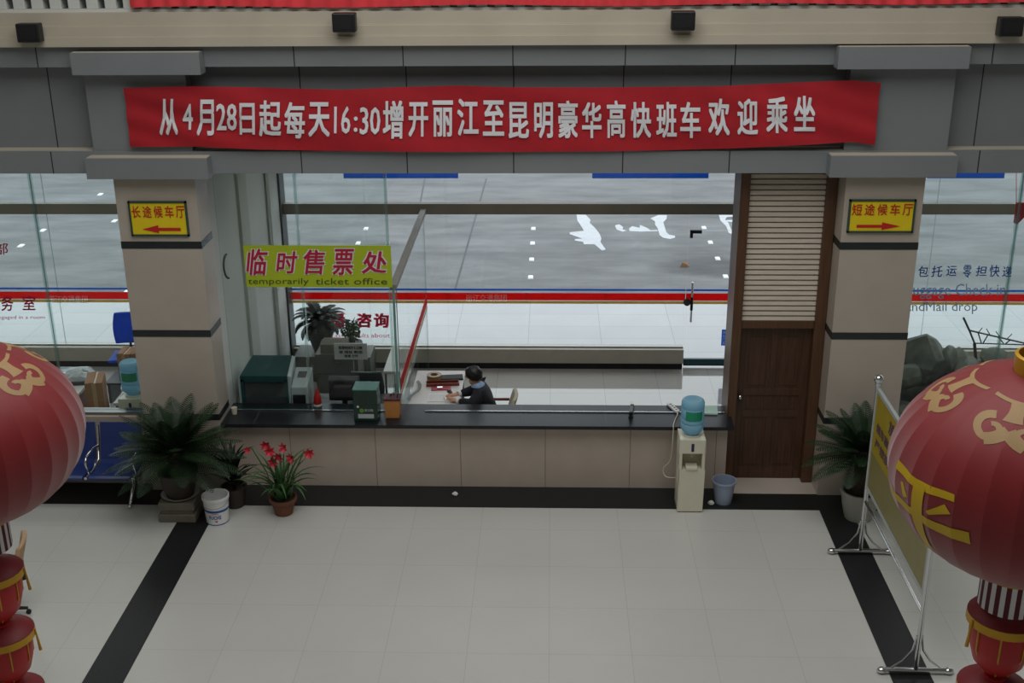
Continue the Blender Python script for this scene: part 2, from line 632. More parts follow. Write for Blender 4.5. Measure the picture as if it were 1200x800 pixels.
# hall shell that the camera stands in
struct('wall_left', MB().box(-13.2, -13, -3, 17.3, 0, 11.6), M_WALLW)
struct('wall_right', MB().box(13, 13.2, -3, 17.3, 0, 11.6), M_WALLW)
struct('wall_back', MB().box(-13.2, 13.2, -3.2, -3, 0, 11.6), M_WALLW)
struct('ceiling', MB().box(-13.2, 13.2, -3.2, 17.5, 11.6, 11.8), M_ROOF)
struct('wall_upper', MB().box(-13, 13, 15.2, 15.4, 5.3, 11.6), M_GALLERYSHADE)
struct('ceiling', MB().box(-13, 13, 13.4, 17.4, 3.97, 5.3), M_WALLW)
struct('wall_exterior', MB().box(-13.2, 13.2, 17.22, 17.4, 3.1, 3.96), M_WALLW)
struct('wall_exterior', MB().box(-13.2, 13.2, 17.3, 17.5, 5.32, 11.55), M_WALLW)

# ------------------------------------------------------------------ facade beam of grey panels
Yc, Yf, Ycap, Yfcap = 13.08, 13.3, 12.9, 13.1
zc1, zc0 = at(600, 52, Y=Yc).z, at(600, 77, Y=Yc).z
zl1, zl0 = at(600, 177, Y=Yc).z, at(600, 203, Y=Yc).z
mb = MB()
mb.box(-13, 13, Yc, Yf + 0.3, zc0, zc1)
mb.box(-13, 13, Yf, Yf + 0.3, zl1, zc0)
mb.box(-13, 13, Yc, Yf + 0.3, zl0, zl1)
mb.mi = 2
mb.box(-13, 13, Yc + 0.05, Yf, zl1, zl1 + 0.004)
mb.mi = 1
g = 0.006
SEAMS = [at(x, 60, Y=Yc).x for x in (42, 344, 472, 601, 733, 862, 1164)]
for x in SEAMS:
    mb.box(x - g, x + g, Yc - 0.002, Yc + 0.01, zc0, zc1)
    mb.box(x - g, x + g, Yf - 0.002, Yf + 0.01, zl1, zc0)
    mb.box(x - g, x + g, Yc - 0.002, Yc + 0.01, zl0, zl1)
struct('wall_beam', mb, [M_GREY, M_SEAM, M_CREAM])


def cap(x_c0, x_c1, x_f0, x_f1, x_l0, x_l1, pyc, pyl, name):
    z3, z2 = at(x_c0 + 60, pyc[0], Y=Ycap).z, at(x_c0 + 60, pyc[1], Y=Ycap).z
    z1, z0 = at(x_l0 + 60, pyl[0], Y=Ycap).z, at(x_l0 + 60, pyl[1], Y=Ycap).z
    m = MB()
    X = lambda p, y: at(p, y, Y=Ycap).x
    m.box(X(x_c0, 75), X(x_c1, 75), Ycap, Yc + 0.02, z2, z3)
    m.box(at(x_f0, 140, Y=Yfcap).x, at(x_f1, 140, Y=Yfcap).x, Yfcap, Yf + 0.02, z1, z2)
    m.box(X(x_l0, 195), X(x_l1, 195), Ycap, Yc + 0.02, z0, z1)
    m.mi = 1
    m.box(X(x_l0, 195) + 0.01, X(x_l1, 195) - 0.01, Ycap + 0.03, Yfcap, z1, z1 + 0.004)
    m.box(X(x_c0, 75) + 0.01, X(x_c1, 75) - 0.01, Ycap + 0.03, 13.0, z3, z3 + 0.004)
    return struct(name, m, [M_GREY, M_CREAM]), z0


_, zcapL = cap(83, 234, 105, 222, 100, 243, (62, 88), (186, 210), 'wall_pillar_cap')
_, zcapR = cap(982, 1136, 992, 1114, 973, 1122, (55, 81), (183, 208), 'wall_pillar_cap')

# cream cornice on top of the beam and the balustrade of the upper gallery
zt = at(600, 12, Y=13.1).z
mb = MB()
mb.box(-13, 13, 13.0, 13.5, zc1, zc1 + 0.10)
mb.box(-13, 13, 13.025, 13.5, zc1 + 0.10, zc1 + 0.115)
mb.box(-13, 13, 13.03, 13.5, zc1 + 0.115, zc1 + 0.21)
mb.box(-13, 13, 13.055, 13.5, zc1 + 0.21, zc1 + 0.225)
mb.box(-13, 13, 13.06, 13.5, zc1 + 0.225, zt)
struct('trim_5', mb, M_CREAM)
bal = thing('balustrade', 'white plaster gallery balustrade with square openings above the cream cornice', 'balustrade', (0, 13.2, zt))
obj('bottom_rail', MB().box(-7.2, 7.2, -0.06, 0.14, 0, 0.03), M_WHITEP, bal)
base = None
for k in range(72):
    x = -7.15 + k * 0.2
    if base is None:
        base = obj('baluster', MB().box(-0.062, 0.062, -0.05, 0.12, 0.03, 0.14), M_WHITEP, bal, bevel=0.006)
        base.location = (x, 0, 0)
    else:
        b2 = base.copy()
        COL.objects.link(b2)
        b2.location = (x, 0, 0)
obj('parapet_panel', MB().box(-7.2, 7.2, -0.04, 0.12, 0.14, 0.85), M_WHITEP, bal)
obj('handrail', MB().box(-7.2, 7.2, -0.09, 0.17, 0.85, 0.95), M_WHITEP, bal, bevel=0.02)
# red pleated cloth hung over it
xs0 = at(152, 8, Y=13.08).x
mb = MB()
N = 420
pl = []
for i in range(N + 1):
    x = xs0 + (7.1 - xs0) * i / N
    for v in range(7):
        t = v / 6
        z = zt + 0.93 - t * (0.885 + 0.012 * math.sin(x * 2.1) - 0.004)
        y = 13.085 + 0.02 * math.sin(x * 31 + 2 * math.sin(x * 1.7)) * (0.35 + 0.65 * t)
        pl.append((x, y, z))
mb.add(pl, [(i * 7 + v, i * 7 + v + 1, (i + 1) * 7 + v + 1, (i + 1) * 7 + v) for i in range(N) for v in range(6)])
o = obj('drape', mb, M_REDDRAPE, smooth=80)
tag(o, 'long red pleated cloth hung along the gallery balustrade at the top', 'cloth')

# black boxes on the cornice
g0 = None
for k, ((a, b), lab) in enumerate(zip([((17, 28), (47, 50)), ((386, 15), (419, 38)), ((784, 12), (818, 36)), ((1170, 20), (1202, 43))],
        ['black boxy wall fixture on the cornice under the white balusters, leftmost of four',
         'black boxy wall fixture on the cornice above the left half of the red banner',
         'black boxy wall fixture on the cornice above the right half of the red banner',
         'black boxy wall fixture on the cornice at the top right corner, rightmost of four'])):
    p, q = at(*a, Y=12.86), at(*b, Y=12.86)
    w, h = q.x - p.x, p.z - q.z
    loc = ((p.x + q.x) / 2, 12.86, q.z)
    if g0 is None:
        g0 = thing('wall_fixture', lab, 'wall fixture', loc, 0, 'black boxes along the cornice')
        obj('housing', MB().box(-w / 2, w / 2, 0, 0.13, 0, h), M_BLACK, g0, bevel=0.012)
        obj('front_panel', MB().box(-w / 2 + 0.03, w / 2 - 0.03, -0.006, 0.002, 0.03, h - 0.03), M_BLACK, g0)
        obj('bracket', MB().box(-0.05, 0.05, 0.12, 0.19, h * 0.4, h * 0.6), M_BLACK, g0)
    else:
        dup(g0, loc, lab)

# ------------------------------------------------------------------ pillars
def pillar(x0, x1, ztop):
    m = MB()
    zs = [0, 0.955, 1.035, 2.03, 2.115, 3.11, 3.195, ztop]
    for i in range(7):
        m.mi = 1 if i in (1, 3, 5) else 0
        e = 0.004 if m.mi else 0
        m.box(x0 - e, x1 + e, 13.05 - e, 13.5, zs[i], zs[i + 1])
    return struct('pillar', m, [M_BEIGE, M_BAND])


PLx0, PLx1, PRx0, PRx1 = -4.925, -4.0, 3.25, 4.115
pillar(PLx0, PLx1, zl0)
pillar(PRx0, PRx1, zl0)


def arrow_sign(px0, px1, py0, py1, chars, left, label):
    p, q = at(px0, py0, Y=13.02), at(px1, py1, Y=13.02)
    t = thing('direction_sign', label, 'sign', ((p.x + q.x) / 2, 13.03, q.z), 0, 'yellow waiting hall direction signs')
    inv = Vector(t.location)
    w, h = q.x - p.x, p.z - q.z
    obj('panel', MB().box(-w / 2 + 0.02, w / 2 - 0.02, 0, 0.017, 0.02, h - 0.02), M_YELLOW, t)
    f = MB()
    for (a, b, c, d) in ((-w / 2, w / 2, 0, 0.022), (-w / 2, w / 2, h - 0.022, h), (-w / 2, -w / 2 + 0.022, 0, h), (w / 2 - 0.022, w / 2, 0, h)):
        f.box(a, b, -0.008, 0.017, c, d)
    obj('frame', f, M_FRAMEG, t)
    m = MB()
    fn = lambda u, v: Vector((u * w - w / 2, -0.004, h - v * h))
    letters(m, [(c, 0.05 + k * 0.19, 0.13, 0.05 + k * 0.19 + 0.15, 0.47) for k, c in enumerate(chars)], fn, 0.012)
    ar = [(0.2, 0.80), (0.48, 0.68), (0.48, 0.755), (0.86, 0.755), (0.86, 0.845), (0.48, 0.845), (0.48, 0.91)]
    if not left:
        ar = [(1 - a, b) for a, b in ar]
    m.add([fn(u, v) for u, v in ar], [tuple(range(7))])
    obj('lettering', m, M_REDL, t)


arrow_sign(149, 222, 236, 277, '长途候车厅', True, 'yellow sign with red arrow pointing left on the left pillar')
arrow_sign(996, 1070, 234, 273, '短途候车厅', False, 'yellow sign with red arrow pointing right on the right pillar')

# ------------------------------------------------------------------ red banner
YB = 13.03
TOP = [(145, 103), (225, 101), (300, 102.5), (400, 105), (470, 102), (540, 100), (600, 102), (700, 102.5), (800, 101.5), (850, 101), (900, 98.5), (1000, 94), (1032, 97)]
BOT = [(152, 172.5), (230, 172), (300, 175), (375, 176.5), (450, 177), (525, 177.5), (600, 178), (700, 177.5), (780, 176.5), (850, 174.5), (900, 172), (1000, 166.5), (1025, 170)]


def lerp_pts(P, t):
    s = t * (len(P) - 1)
    i = min(len(P) - 2, int(s))
    f = s - i
    return (P[i][0] + (P[i + 1][0] - P[i][0]) * f, P[i][1] + (P[i + 1][1] - P[i][1]) * f)


def ripple(x, z):
    e = max(0, (x - 1.6) / 2) + max(0, (-2.6 - x) / 2)
    return 0.008 * math.sin(z * 6 + x * 1.3) + 0.012 * e * math.sin(z * 22 + x * 6) + 0.012 * math.sin(x * 0.9) + 0.006 * math.sin(x * 3.1 + z * 14)


def on_banner(px, py, off=0.0):
    p = at(px, py, Y=YB)
    p.y += ripple(p.x, p.z) - off
    return p


ban = thing('banner', 'long red cloth banner with white Chinese lettering across the facade beam', 'banner', (-0.5, YB, at(600, 178, Y=YB).z))
m = MB()
NU, NV = 144, 14
g_ = []
for i in range(NU + 1):
    a, b = lerp_pts(TOP, i / NU), lerp_pts(BOT, i / NU)
    for j in range(NV + 1):
        f = j / NV
        g_.append(on_banner(a[0] + (b[0] - a[0]) * f, a[1] + (b[1] - a[1]) * f) - ban.location)
m.add(g_, [(i * (NV + 1) + j, i * (NV + 1) + j + 1, (i + 1) * (NV + 1) + j + 1, (i + 1) * (NV + 1) + j) for i in range(NU) for j in range(NV)])
obj('cloth', m, M_RED, ban, smooth=80)
CH = [('从', 187, 115, 209, 159), ('4', 214, 121, 226, 152), ('月', 231, 116, 251, 159), ('28', 254, 121, 278, 153), ('日', 281, 120, 299, 158), ('起', 304, 117, 330, 160),
      ('每', 334, 119, 358, 162), ('天', 362, 119, 387, 160), ('16', 392, 124, 411, 156), (':', 415, 136, 419.5, 154), ('30', 422, 125, 446, 157), ('增', 449, 117, 473, 162),
      ('开', 479, 119, 502, 160), ('丽', 507, 117, 531, 160), ('江', 536, 115, 561, 159), ('至', 566, 117, 591, 159), ('昆', 596, 119, 620, 162), ('明', 626, 119, 648, 162),
      ('豪', 654, 117, 677, 162), ('华', 682, 119, 705, 162), ('高', 711, 117, 733, 162), ('快', 739, 119, 763, 162), ('班', 769, 119, 793, 162), ('车', 797, 119, 821, 162),
      ('欢', 830, 115, 855, 159), ('迎', 864, 115, 888, 158), ('乘', 898, 113, 923, 156), ('坐', 930, 112, 955, 154)]
m = MB()
letters(m, CH, lambda u, v: on_banner(u, v, 0.013) - ban.location, 0.026)
obj('lettering', m, M_WHITE, ban)

# ------------------------------------------------------------------ low walls of the side bays, with glass above them
def bay(side, x0, x1, joints, n):
    struct('wall_bay_' + side, MB().box(x0, x1, 13.25, 13.42, 0, 0.9), M_BEIGE2)
    w = tag(bpy.data.objects.new('window_%d' % n, None), kind='structure')
    COL.objects.link(w)
    w.location = (0, 13.4, 0)
    obj('rail', MB().box(x0, x1, -0.1, 0.05, 0.9, 0.935), M_STEEL, w)
    xs = [x0] + joints + [x1]
    for a, b in zip(xs[:-1], xs[1:]):
        pane(w, a + 0.003, b - 0.003, -0.006, 0.006, 0.935, zl0 - 0.01, M_GLASS)
    for x in joints:
        obj('joint', MB().box(x - 0.022, x + 0.022, -0.012, 0.012, 0.935, zl0 - 0.01), M_JOINT, w)
    return w


def pane(parent, x0, x1, y0, y1, z0, z1, m_):
    p = MB()
    vs_ = [(x, y, z) for z in (z0, z1) for y in (y0, y1) for x in (x0, x1)]
    p.add(vs_, [(0, 1, 5, 4), (2, 6, 7, 3)])
    p.mi = 1
    p.add(vs_, [(0, 2, 3, 1), (4, 5, 7, 6), (0, 4, 6, 2), (1, 3, 7, 5)])
    return obj('pane', p, [m_, M_GEDGE], parent)


WL = bay('left', -13, PLx0, [-9.6, -6.03], 1)
WR = bay('right', PRx1, 13, [5.31, 8.6], 2)
fnL = lambda off: (lambda u, v: at(u, v, Y=13.4) + Vector((0, off, 0)) - WL.location)
m = MB()
letters(m, [('务', 2, 346, 16, 364), ('室', 27, 346, 42, 363), ('服', -26, 346, -10, 364)], fnL(-0.012), 0.02)
letters(m, [('is engaged in a room', -12, 369, 53, 374.5)], fnL(-0.012))
letters(m, [('部', -6, 284, 10, 298)], fnL(-0.012), 0.01)
obj('lettering', m, M_WINE, WL)
m = MB()
letters(m, [('包', 1076, 311, 1087, 324), ('托', 1091, 311, 1104, 324), ('运', 1108, 311, 1121, 323), ('零', 1128, 310, 1138, 325), ('担', 1143, 311, 1156, 323), ('快', 1159, 310, 1171, 324), ('递', 1174, 311, 1185, 324)], fnL(-0.012), 0.012, 0.15)
obj('lettering', m, M_BLUEF, WR)
for wd in [('Luggage Check in', 1062, 332, 1178, 350), ('AndMail drop', 1057, 353, 1145, 367.5)]:
    obj('english_line', letters(MB(), [wd], fnL(-0.012)), M_GREYF, WR)

# ------------------------------------------------------------------ back glass wall facing the bus yard
YG = 17.2
struct('wall_sill', MB().box(-12.95, 2.03, 17.08, 17.32, 0.10, 0.325), M_SILL)
struct('baseboard_sill', MB().box(-12.95, 2.02, 17.10, 17.32, 0, 0.10), M_BLACKSTONE)
struct('wall_sill', MB().box(3.22, 12.95, 17.08, 17.32, 0.10, 0.325), M_SILL)
struct('baseboard_sill', MB().box(3.22, 12.95, 17.10, 17.32, 0, 0.10), M_BLACKSTONE)
zb, zr1, zr0, zt1, zt0 = 1.236, 1.20, 1.085, 1.072, 1.03


def glass_wall(n, x0, x1, texts=()):
    w = tag(bpy.data.objects.new('window_%d' % n, None), kind='structure')
    COL.objects.link(w)
    w.location = (0, YG, 0)
    k0 = math.ceil((x0 + 0.37) / 1.2)
    xs = [x0]
    x = -0.37 + 1.2 * k0
    while x < x1 - 0.05:
        if x > x0 + 0.05:
            xs.append(x)
        x += 1.2
    xs.append(x1)
    for a, b in zip(xs[:-1], xs[1:]):
        pane(w, a + 0.004, b - 0.004, -0.006, 0.006, 0.325, 2.44, M_GLASSB)
        pane(w, a + 0.004, b - 0.004, -0.006, 0.006, 2.6, 3.1, M_GLASSB)
    obj('transom', MB().box(x0, x1, -0.07, 0.05, 2.44, 2.6), M_TRANSOM, w)
    obj('bottom_channel', MB().box(x0, x1, -0.03, 0.03, 0.325, 0.345), M_STEEL, w)
    obj('red_stripe', MB().box(x0, x1, -0.0085, -0.0065, zr0, zr1), M_STRIPER, w)
    s = MB().box(x0, x1, -0.0085, -0.0065, zb, zb + 0.03)
    obj('blue_stripe', s, M_STRIPEB, w)
    obj('tan_stripe', MB().box(x0, x1, -0.0085, -0.0065, zt0, zt1), M_STRIPET, w)
    if texts:
        m_ = MB()
        letters(m_, texts, lambda u, v: at(u, v, Y=YG) + Vector((0, -0.011, 0)) - w.location, 0.01)
        obj('lettering', m_, M_FILMW, w)
    return w


WC = glass_wall(3, -4.0, 2.03, [('丽江交通集团', 546, 344.5, 594, 353)])
glass_wall(4, -13, -4.1, [('丽江交通集团', 57, 346, 103, 355)])
glass_wall(5, 3.22, 13)
m = MB()
letters(m, [('广', 366, 367, 384, 384), ('播', 386, 366, 405, 384), ('咨', 418, 366, 436, 384), ('询', 438, 366, 456, 384)], lambda u, v: at(u, v, Y=YG) + Vector((0, -0.011, 0)) - WC.location, 0.05)
letters(m, [('Broadcast', 365, 390, 403, 395), ('consults', 407, 390, 432, 395), ('about', 435, 390, 457, 395)], lambda u, v: at(u, v, Y=YG) + Vector((0, -0.011, 0)) - WC.location)
obj('red_lettering', m, M_WINE, WC)

# glass door to the yard
D = tag(bpy.data.objects.new('door_1', None), kind='structure')
COL.objects.link(D)
D.location = (2.04, YG, 0)
pane(D, 0.004, 1.17, -0.006, 0.006, 0.14, 2.17, M_GLASSB)
pane(D, 0.004, 1.17, -0.006, 0.006, 2.185, 2.44, M_GLASSB)
pane(D, 0.004, 1.17, -0.006, 0.006, 2.6, 3.1, M_GLASSB)
obj('transom', MB().box(-0.01, 1.18, -0.07, 0.05, 2.44, 2.6), M_TRANSOM, D)
obj('bottom_rail', MB().box(0.004, 1.17, -0.025, 0.025, 0.03, 0.14), mat('teal_rail', (24, 66, 78), 0.35), D)
s = MB()
s.box(0.0, 1.17, -0.0085, -0.0065, zr0, zr1)
obj('red_stripe', s, M_STRIPER, D)
obj('blue_stripe', MB().box(0.0, 1.17, -0.0085, -0.0065, zb, zb + 0.03), M_STRIPEB, D)
obj('tan_stripe', MB().box(0.0, 1.17, -0.0085, -0.0065, zt0, zt1), M_STRIPET, D)
h = MB()
hx = 0.085
h.tube([(hx, -0.06, 0.76), (hx, -0.06, 1.39)], 0.017, 10)
h.tube([(hx, -0.06, 0.9), (hx, 0.0, 0.9)], 0.01, 8)
h.tube([(hx, -0.06, 1.25), (hx, 0.0, 1.25)], 0.01, 8)
h.mi = 1
h.tube([(hx, -0.06, 0.95), (hx, -0.06, 1.16)], 0.022, 10)
obj('pull_handle', h, [M_CHROME, M_BLACK], D, smooth=40)
l = MB()
l.tube([(0.02, -0.03, 1.06), (0.02, 0.03, 1.06)], 0.055, 16)
obj('lock_plate', l, M_DGREY, D, smooth=40)
l = MB()
l.box(0.02, 0.19, -0.03, 0.03, 2.14, 2.19).box(0.02, 0.06, -0.03, 0.03, 2.07, 2.14)
obj('patch_fitting', l, M_BLACK, D)
l = MB()
l.box(0.57, 0.69, -0.014, -0.0065, 0.36, 0.62)
obj('notice_sticker', l, M_STRIPEB, D)
l = MB()
letters(l, [(c, 0.585, 0.60 - k * 0.06, 0.63, 0.555 - k * 0.06) for k, c in enumerate('推拉门开')], lambda u, v: Vector((u, -0.016, v)), 0.0)
obj('sticker_lettering', l, M_WHITE, D)

# grey column where the ticket office meets the glass
m = MB()
m.box(-4.12, -3.97, 17.0, 17.3, 0, 3.96)
struct('pillar', m, M_DGREY)
m = MB()
m.box(-4.14, -4.0, 13.5, 17.0, 0, 3.96)
struct('wall_office', m, M_WHITEP)
struct('trim_6', MB().box(-4.0, -3.96, 14.7, 15.1, 0, 3.96), M_WALLW)
struct('trim_7', MB().box(-3.968, -3.93, 16.2, 16.35, 0, 3.96), M_WHITEP)
struct('wall_office_right', MB().box(3.25, 3.4, 13.9, 17.08, 0, 3.96), M_WALLW)

# ------------------------------------------------------------------ ticket counter
C = thing('ticket_counter', 'long ticket counter with beige stone front and black granite top', 'counter', (-0.9, 13.4, 0))
ox = 0.9
m = MB()
m.box(-3.995 + ox, 2.145 + ox, -0.2, 0.2, 0.0, 0.855)
m.mi = 1
for px in (342, 441, 540, 639, 738, 838):
    x = at(px, 540, Y=13.2).x + ox
    m.box(x - 0.003, x + 0.003, -0.202, -0.19, 0.0, 0.855)
obj('front_panel', m, [M_BEIGE2, mat('counter_joint', (112, 100, 90), 0.7)], C)
m = MB()
m.box(-3.995 + ox, 2.2 + ox, -0.345, 0.29, 0.855, 0.90)
m.mi = 1
for px in (300, 402, 507, 610, 710):
    x = at(px, 490, z=0.9).x + ox
    m.box(x - 0.003, x + 0.003, -0.34, 0.285, 0.8995, 0.9006)
obj('countertop', m, [M_CTOP, mat('top_joint', (70, 72, 76), 0.6)], C, bevel=0.006)
m = MB()
for a, b in ((-3.9, -1.9), (-1.55, 2.14)):
    m.box(a + ox, b + ox, 0.055, 0.08, 0.9, 0.912)
obj('glass_track', m, M_CHROME, C)

# wooden door with louvred panel over it
D2 = tag(bpy.data.objects.new('door_2', None), kind='structure')
COL.objects.link(D2)
D2.location = (2.68, 13.5, 0)
f = MB()
f.box(-0.53, -0.42, -0.13, 0.35, 0, zl0)
f.box(0.44, 0.565, -0.13, 0.35, 0, zl0)
f.box(-0.42, 0.44, -0.10, 0.1, 2.03, 2.13)
obj('door_frame', f, M_WOODL, D2, bevel=0.006)
f = MB()
f.box(-0.42, 0.44, 0.0, 0.045, 0.005, 2.03)
f.box(-0.42, -0.33, -0.012, 0.0, 0.005, 2.03)
f.box(0.35, 0.44, -0.012, 0.0, 0.005, 2.03)
for (a, b) in ((0.005, 0.16), (0.84, 0.93), (1.13, 1.22), (1.93, 2.03)):
    f.box(-0.33, 0.35, -0.012, 0.0, a, b)
f.box(-0.03, 0.05, -0.012, 0.0, 0.16, 0.84)
f.box(-0.03, 0.05, -0.012, 0.0, 1.22, 1.93)
for (a, b, c, d) in ((-0.29, -0.07, 0.2, 0.8), (0.09, 0.31, 0.2, 0.8), (-0.29, -0.07, 1.26, 1.89), (0.09, 0.31, 1.26, 1.89)):
    f.box(a, b, -0.008, 0.0, c, d)
for k in range(9):
    f.box(-0.28 + k * 0.068, -0.28 + k * 0.068 + 0.034, -0.009, 0.0, 0.95, 1.11)
obj('door_leaf', f, M_WOOD, D2, bevel=0.004)
k = MB()
k.tube([(-0.375, -0.012, 1.13), (-0.375, -0.05, 1.13)], 0.014, 10)
k.sphere((-0.375, -0.07, 1.13), 0.033)
obj('door_knob', k, M_CHROME, D2, smooth=50)
f = MB()
NS = 29
zz0, zz1 = 2.13, zl0 - 0.01
for i in range(NS):
    z = zz0 + (zz1 - zz0) * i / NS
    s = (zz1 - zz0) / NS
    f.hexa([(-0.42, -0.085, z), (0.44, -0.085, z), (0.44, -0.055, z + s * 0.10), (-0.42, -0.055, z + s * 0.10)],
           [(-0.42, -0.075, z + s * 0.70), (0.44, -0.075, z + s * 0.70), (0.44, -0.045, z + s * 0.80), (-0.42, -0.045, z + s * 0.80)])
obj('louvre_panel', f, M_SLAT, D2)
obj('louvre_backing', MB().box(-0.42, 0.44, -0.035, -0.02, zz0, zl0), M_WOOD, D2)

# ------------------------------------------------------------------ glass screens of the ticket office
YS = 13.475


def screen(x0, x1, label):
    t = thing('glass_screen', label, 'glass panel', ((x0 + x1) / 2, YS, 0.9125), 0, 'tall glass panels on the counter')
    w = (x1 - x0) / 2
    pane(t, -w, w, -0.006, 0.006, 0, zl0 - 0.92, M_GLASS)
    obj('edge_strip', MB().box(w - 0.03, w + 0.004, -0.011, 0.011, 0.0, zl0 - 0.92), M_JOINT, t)
    return t


S1 = screen(-3.92, -2.955, 'tall clear glass panel on the counter beside the left pillar')
S2 = screen(-2.94, -1.905, 'tall clear glass panel on the counter behind the green comment box')
P_ = thing('glass_partition', 'glass partition with metal top rail running back from the counter to the windows', 'glass partition', (-1.88, 15.3, 0))
p = MB()
vs_ = [(x, y, z) for z in (0.003, 2.48) for y in (-1.58, 1.76) for x in (-0.006, 0.006)]
p.add(vs_, [(0, 4, 6, 2), (1, 3, 7, 5)])
p.mi = 1
p.add(vs_, [(0, 2, 3, 1), (4, 5, 7, 6), (0, 1, 5, 4), (2, 6, 7, 3)])
obj('pane', p, [M_GLASS, M_GEDGE], P_)
obj('top_rail', MB().box(-0.04, 0.04, -1.82, 1.78, 2.48, 2.54), mat('dull_steel', (140, 138, 130), 0.5, 0.5), P_)
obj('front_post', MB().box(-0.015, 0.015, -1.82, -1.79, -0.0 + 0.905, 2.48), M_GEDGE, P_)
obj('red_stripe', MB().box(0.0065, 0.009, -1.57, 1.75, 1.07, 1.22), M_STRIPER, P_)
obj('yellow_stripe', MB().box(0.0065, 0.009, -1.57, 1.75, 1.0, 1.04), M_STRIPET, P_)

# C-shaped pull on the first glass panel
p0, p1 = at(265, 298, Y=YS - 0.02), at(268, 326, Y=YS - 0.02)
hb = MB()
zz = (p0.z + p1.z) / 2
hh = (p0.z - p1.z) / 2
hb.tube([(p1.x, YS - 0.01, zz - hh)] + [(p1.x - 0.035 * math.cos(a), YS - 0.05 * math.cos(a) - 0.01, zz + hh * math.sin(a)) for a in [(-1.3 + 2.6 * k / 8) for k in range(9)]] + [(p1.x, YS - 0.01, zz + hh)], 0.013, 8)
tag(obj('pull_handle', hb, M_DGREY, smooth=60), 'dark C-shaped pull on the glass panel beside the left pillar', 'handle')

# lime sign on the glass
q0, q1 = at(285, 287.5, Y=YS - 0.03), at(460, 336.5, Y=YS - 0.03)
LS = thing('ticket_office_sign', 'lime yellow sign with crimson Chinese characters hanging on the counter glass', 'sign', ((q0.x + q1.x) / 2, YS - 0.032, q1.z))
w = (q1.x - q0.x) / 2
obj('panel', MB().box(-w, w, -0.004, 0.012, 0, q0.z - q1.z), M_LIME, LS)
fnS = lambda off: (lambda u, v: at(u, v, Y=YS - 0.03) + Vector((0, off - 0.012, 0)) - LS.location)
SG = [('临', 289, 291, 314, 322), ('时', 324, 294, 349, 320), ('售', 356, 292, 381, 321), ('票', 390, 291, 415, 322), ('处', 424, 294, 453, 320)]
m = MB()
letters(m, [(a, b - 1.2, c - 1.2, d + 1.2, e + 1.2) for a, b, c, d, e in SG], fnS(0.004), 0.06, 0.12)
obj('lettering_outline', m, M_WHITE, LS)
m = MB()
letters(m, SG, fnS(-0.001), 0.02, 0.12)
obj('lettering', m, M_PINKL, LS)
for wd in [('temporarily', 291, 325.5, 362, 334.5), ('ticket', 370, 325.5, 409, 333), ('office', 415, 325.5, 454, 333)]:
    obj('english_word', letters(MB(), [wd], fnS(0.001)), M_GREENL, LS)

# ------------------------------------------------------------------ blue boards, studs and painted marks in the yard
for (a, b, lab) in ((403, 537, 'long blue board outside above the middle windows, left one'), (694, 830, 'long blue board outside above the windows, nearer the wooden door'), (1086, 1176, 'long blue board outside above the right bay windows')):
    p, q = at(a, 208.5, Y=17.45), at(b, 208.5, Y=17.45)
    t = thing('bay_board', lab, 'board', ((p.x + q.x) / 2, 17.42, p.z), 0, 'blue boards outside the glass')
    w = (q.x - p.x) / 2
    obj('face', MB().box(-w, w, 0, 0.05, 0, 0.32), M_STRIPEB, t, bevel=0.005)
    obj('bracket', MB().box(-0.03, 0.03, -0.019, 0.0, 0.25, 0.30), M_STEEL, t)

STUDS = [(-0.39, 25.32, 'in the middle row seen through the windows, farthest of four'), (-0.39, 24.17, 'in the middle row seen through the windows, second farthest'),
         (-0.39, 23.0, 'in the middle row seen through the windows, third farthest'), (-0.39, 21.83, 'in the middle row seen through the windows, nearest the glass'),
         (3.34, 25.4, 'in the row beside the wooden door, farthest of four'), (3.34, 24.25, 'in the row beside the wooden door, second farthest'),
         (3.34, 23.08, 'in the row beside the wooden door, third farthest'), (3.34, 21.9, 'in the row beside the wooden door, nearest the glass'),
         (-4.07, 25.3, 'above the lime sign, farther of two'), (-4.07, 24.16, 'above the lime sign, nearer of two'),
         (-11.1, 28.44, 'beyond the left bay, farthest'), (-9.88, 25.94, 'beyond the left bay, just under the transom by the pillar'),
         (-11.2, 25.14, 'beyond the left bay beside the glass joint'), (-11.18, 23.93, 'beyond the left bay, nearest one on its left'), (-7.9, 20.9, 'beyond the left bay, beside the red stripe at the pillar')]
s0 = None
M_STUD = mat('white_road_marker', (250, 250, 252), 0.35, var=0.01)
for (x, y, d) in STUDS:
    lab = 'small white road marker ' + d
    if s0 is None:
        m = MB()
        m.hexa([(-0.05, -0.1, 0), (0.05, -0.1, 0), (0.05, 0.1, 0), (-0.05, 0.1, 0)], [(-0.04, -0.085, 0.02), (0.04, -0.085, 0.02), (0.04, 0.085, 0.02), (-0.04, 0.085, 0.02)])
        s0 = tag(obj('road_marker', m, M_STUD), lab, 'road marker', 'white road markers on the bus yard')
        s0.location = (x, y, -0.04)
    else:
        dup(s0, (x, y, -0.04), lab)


def zm(pts):
    return [(645 + u * 230 / 1200, 240 + v * 230 / 1200) for u, v in pts]


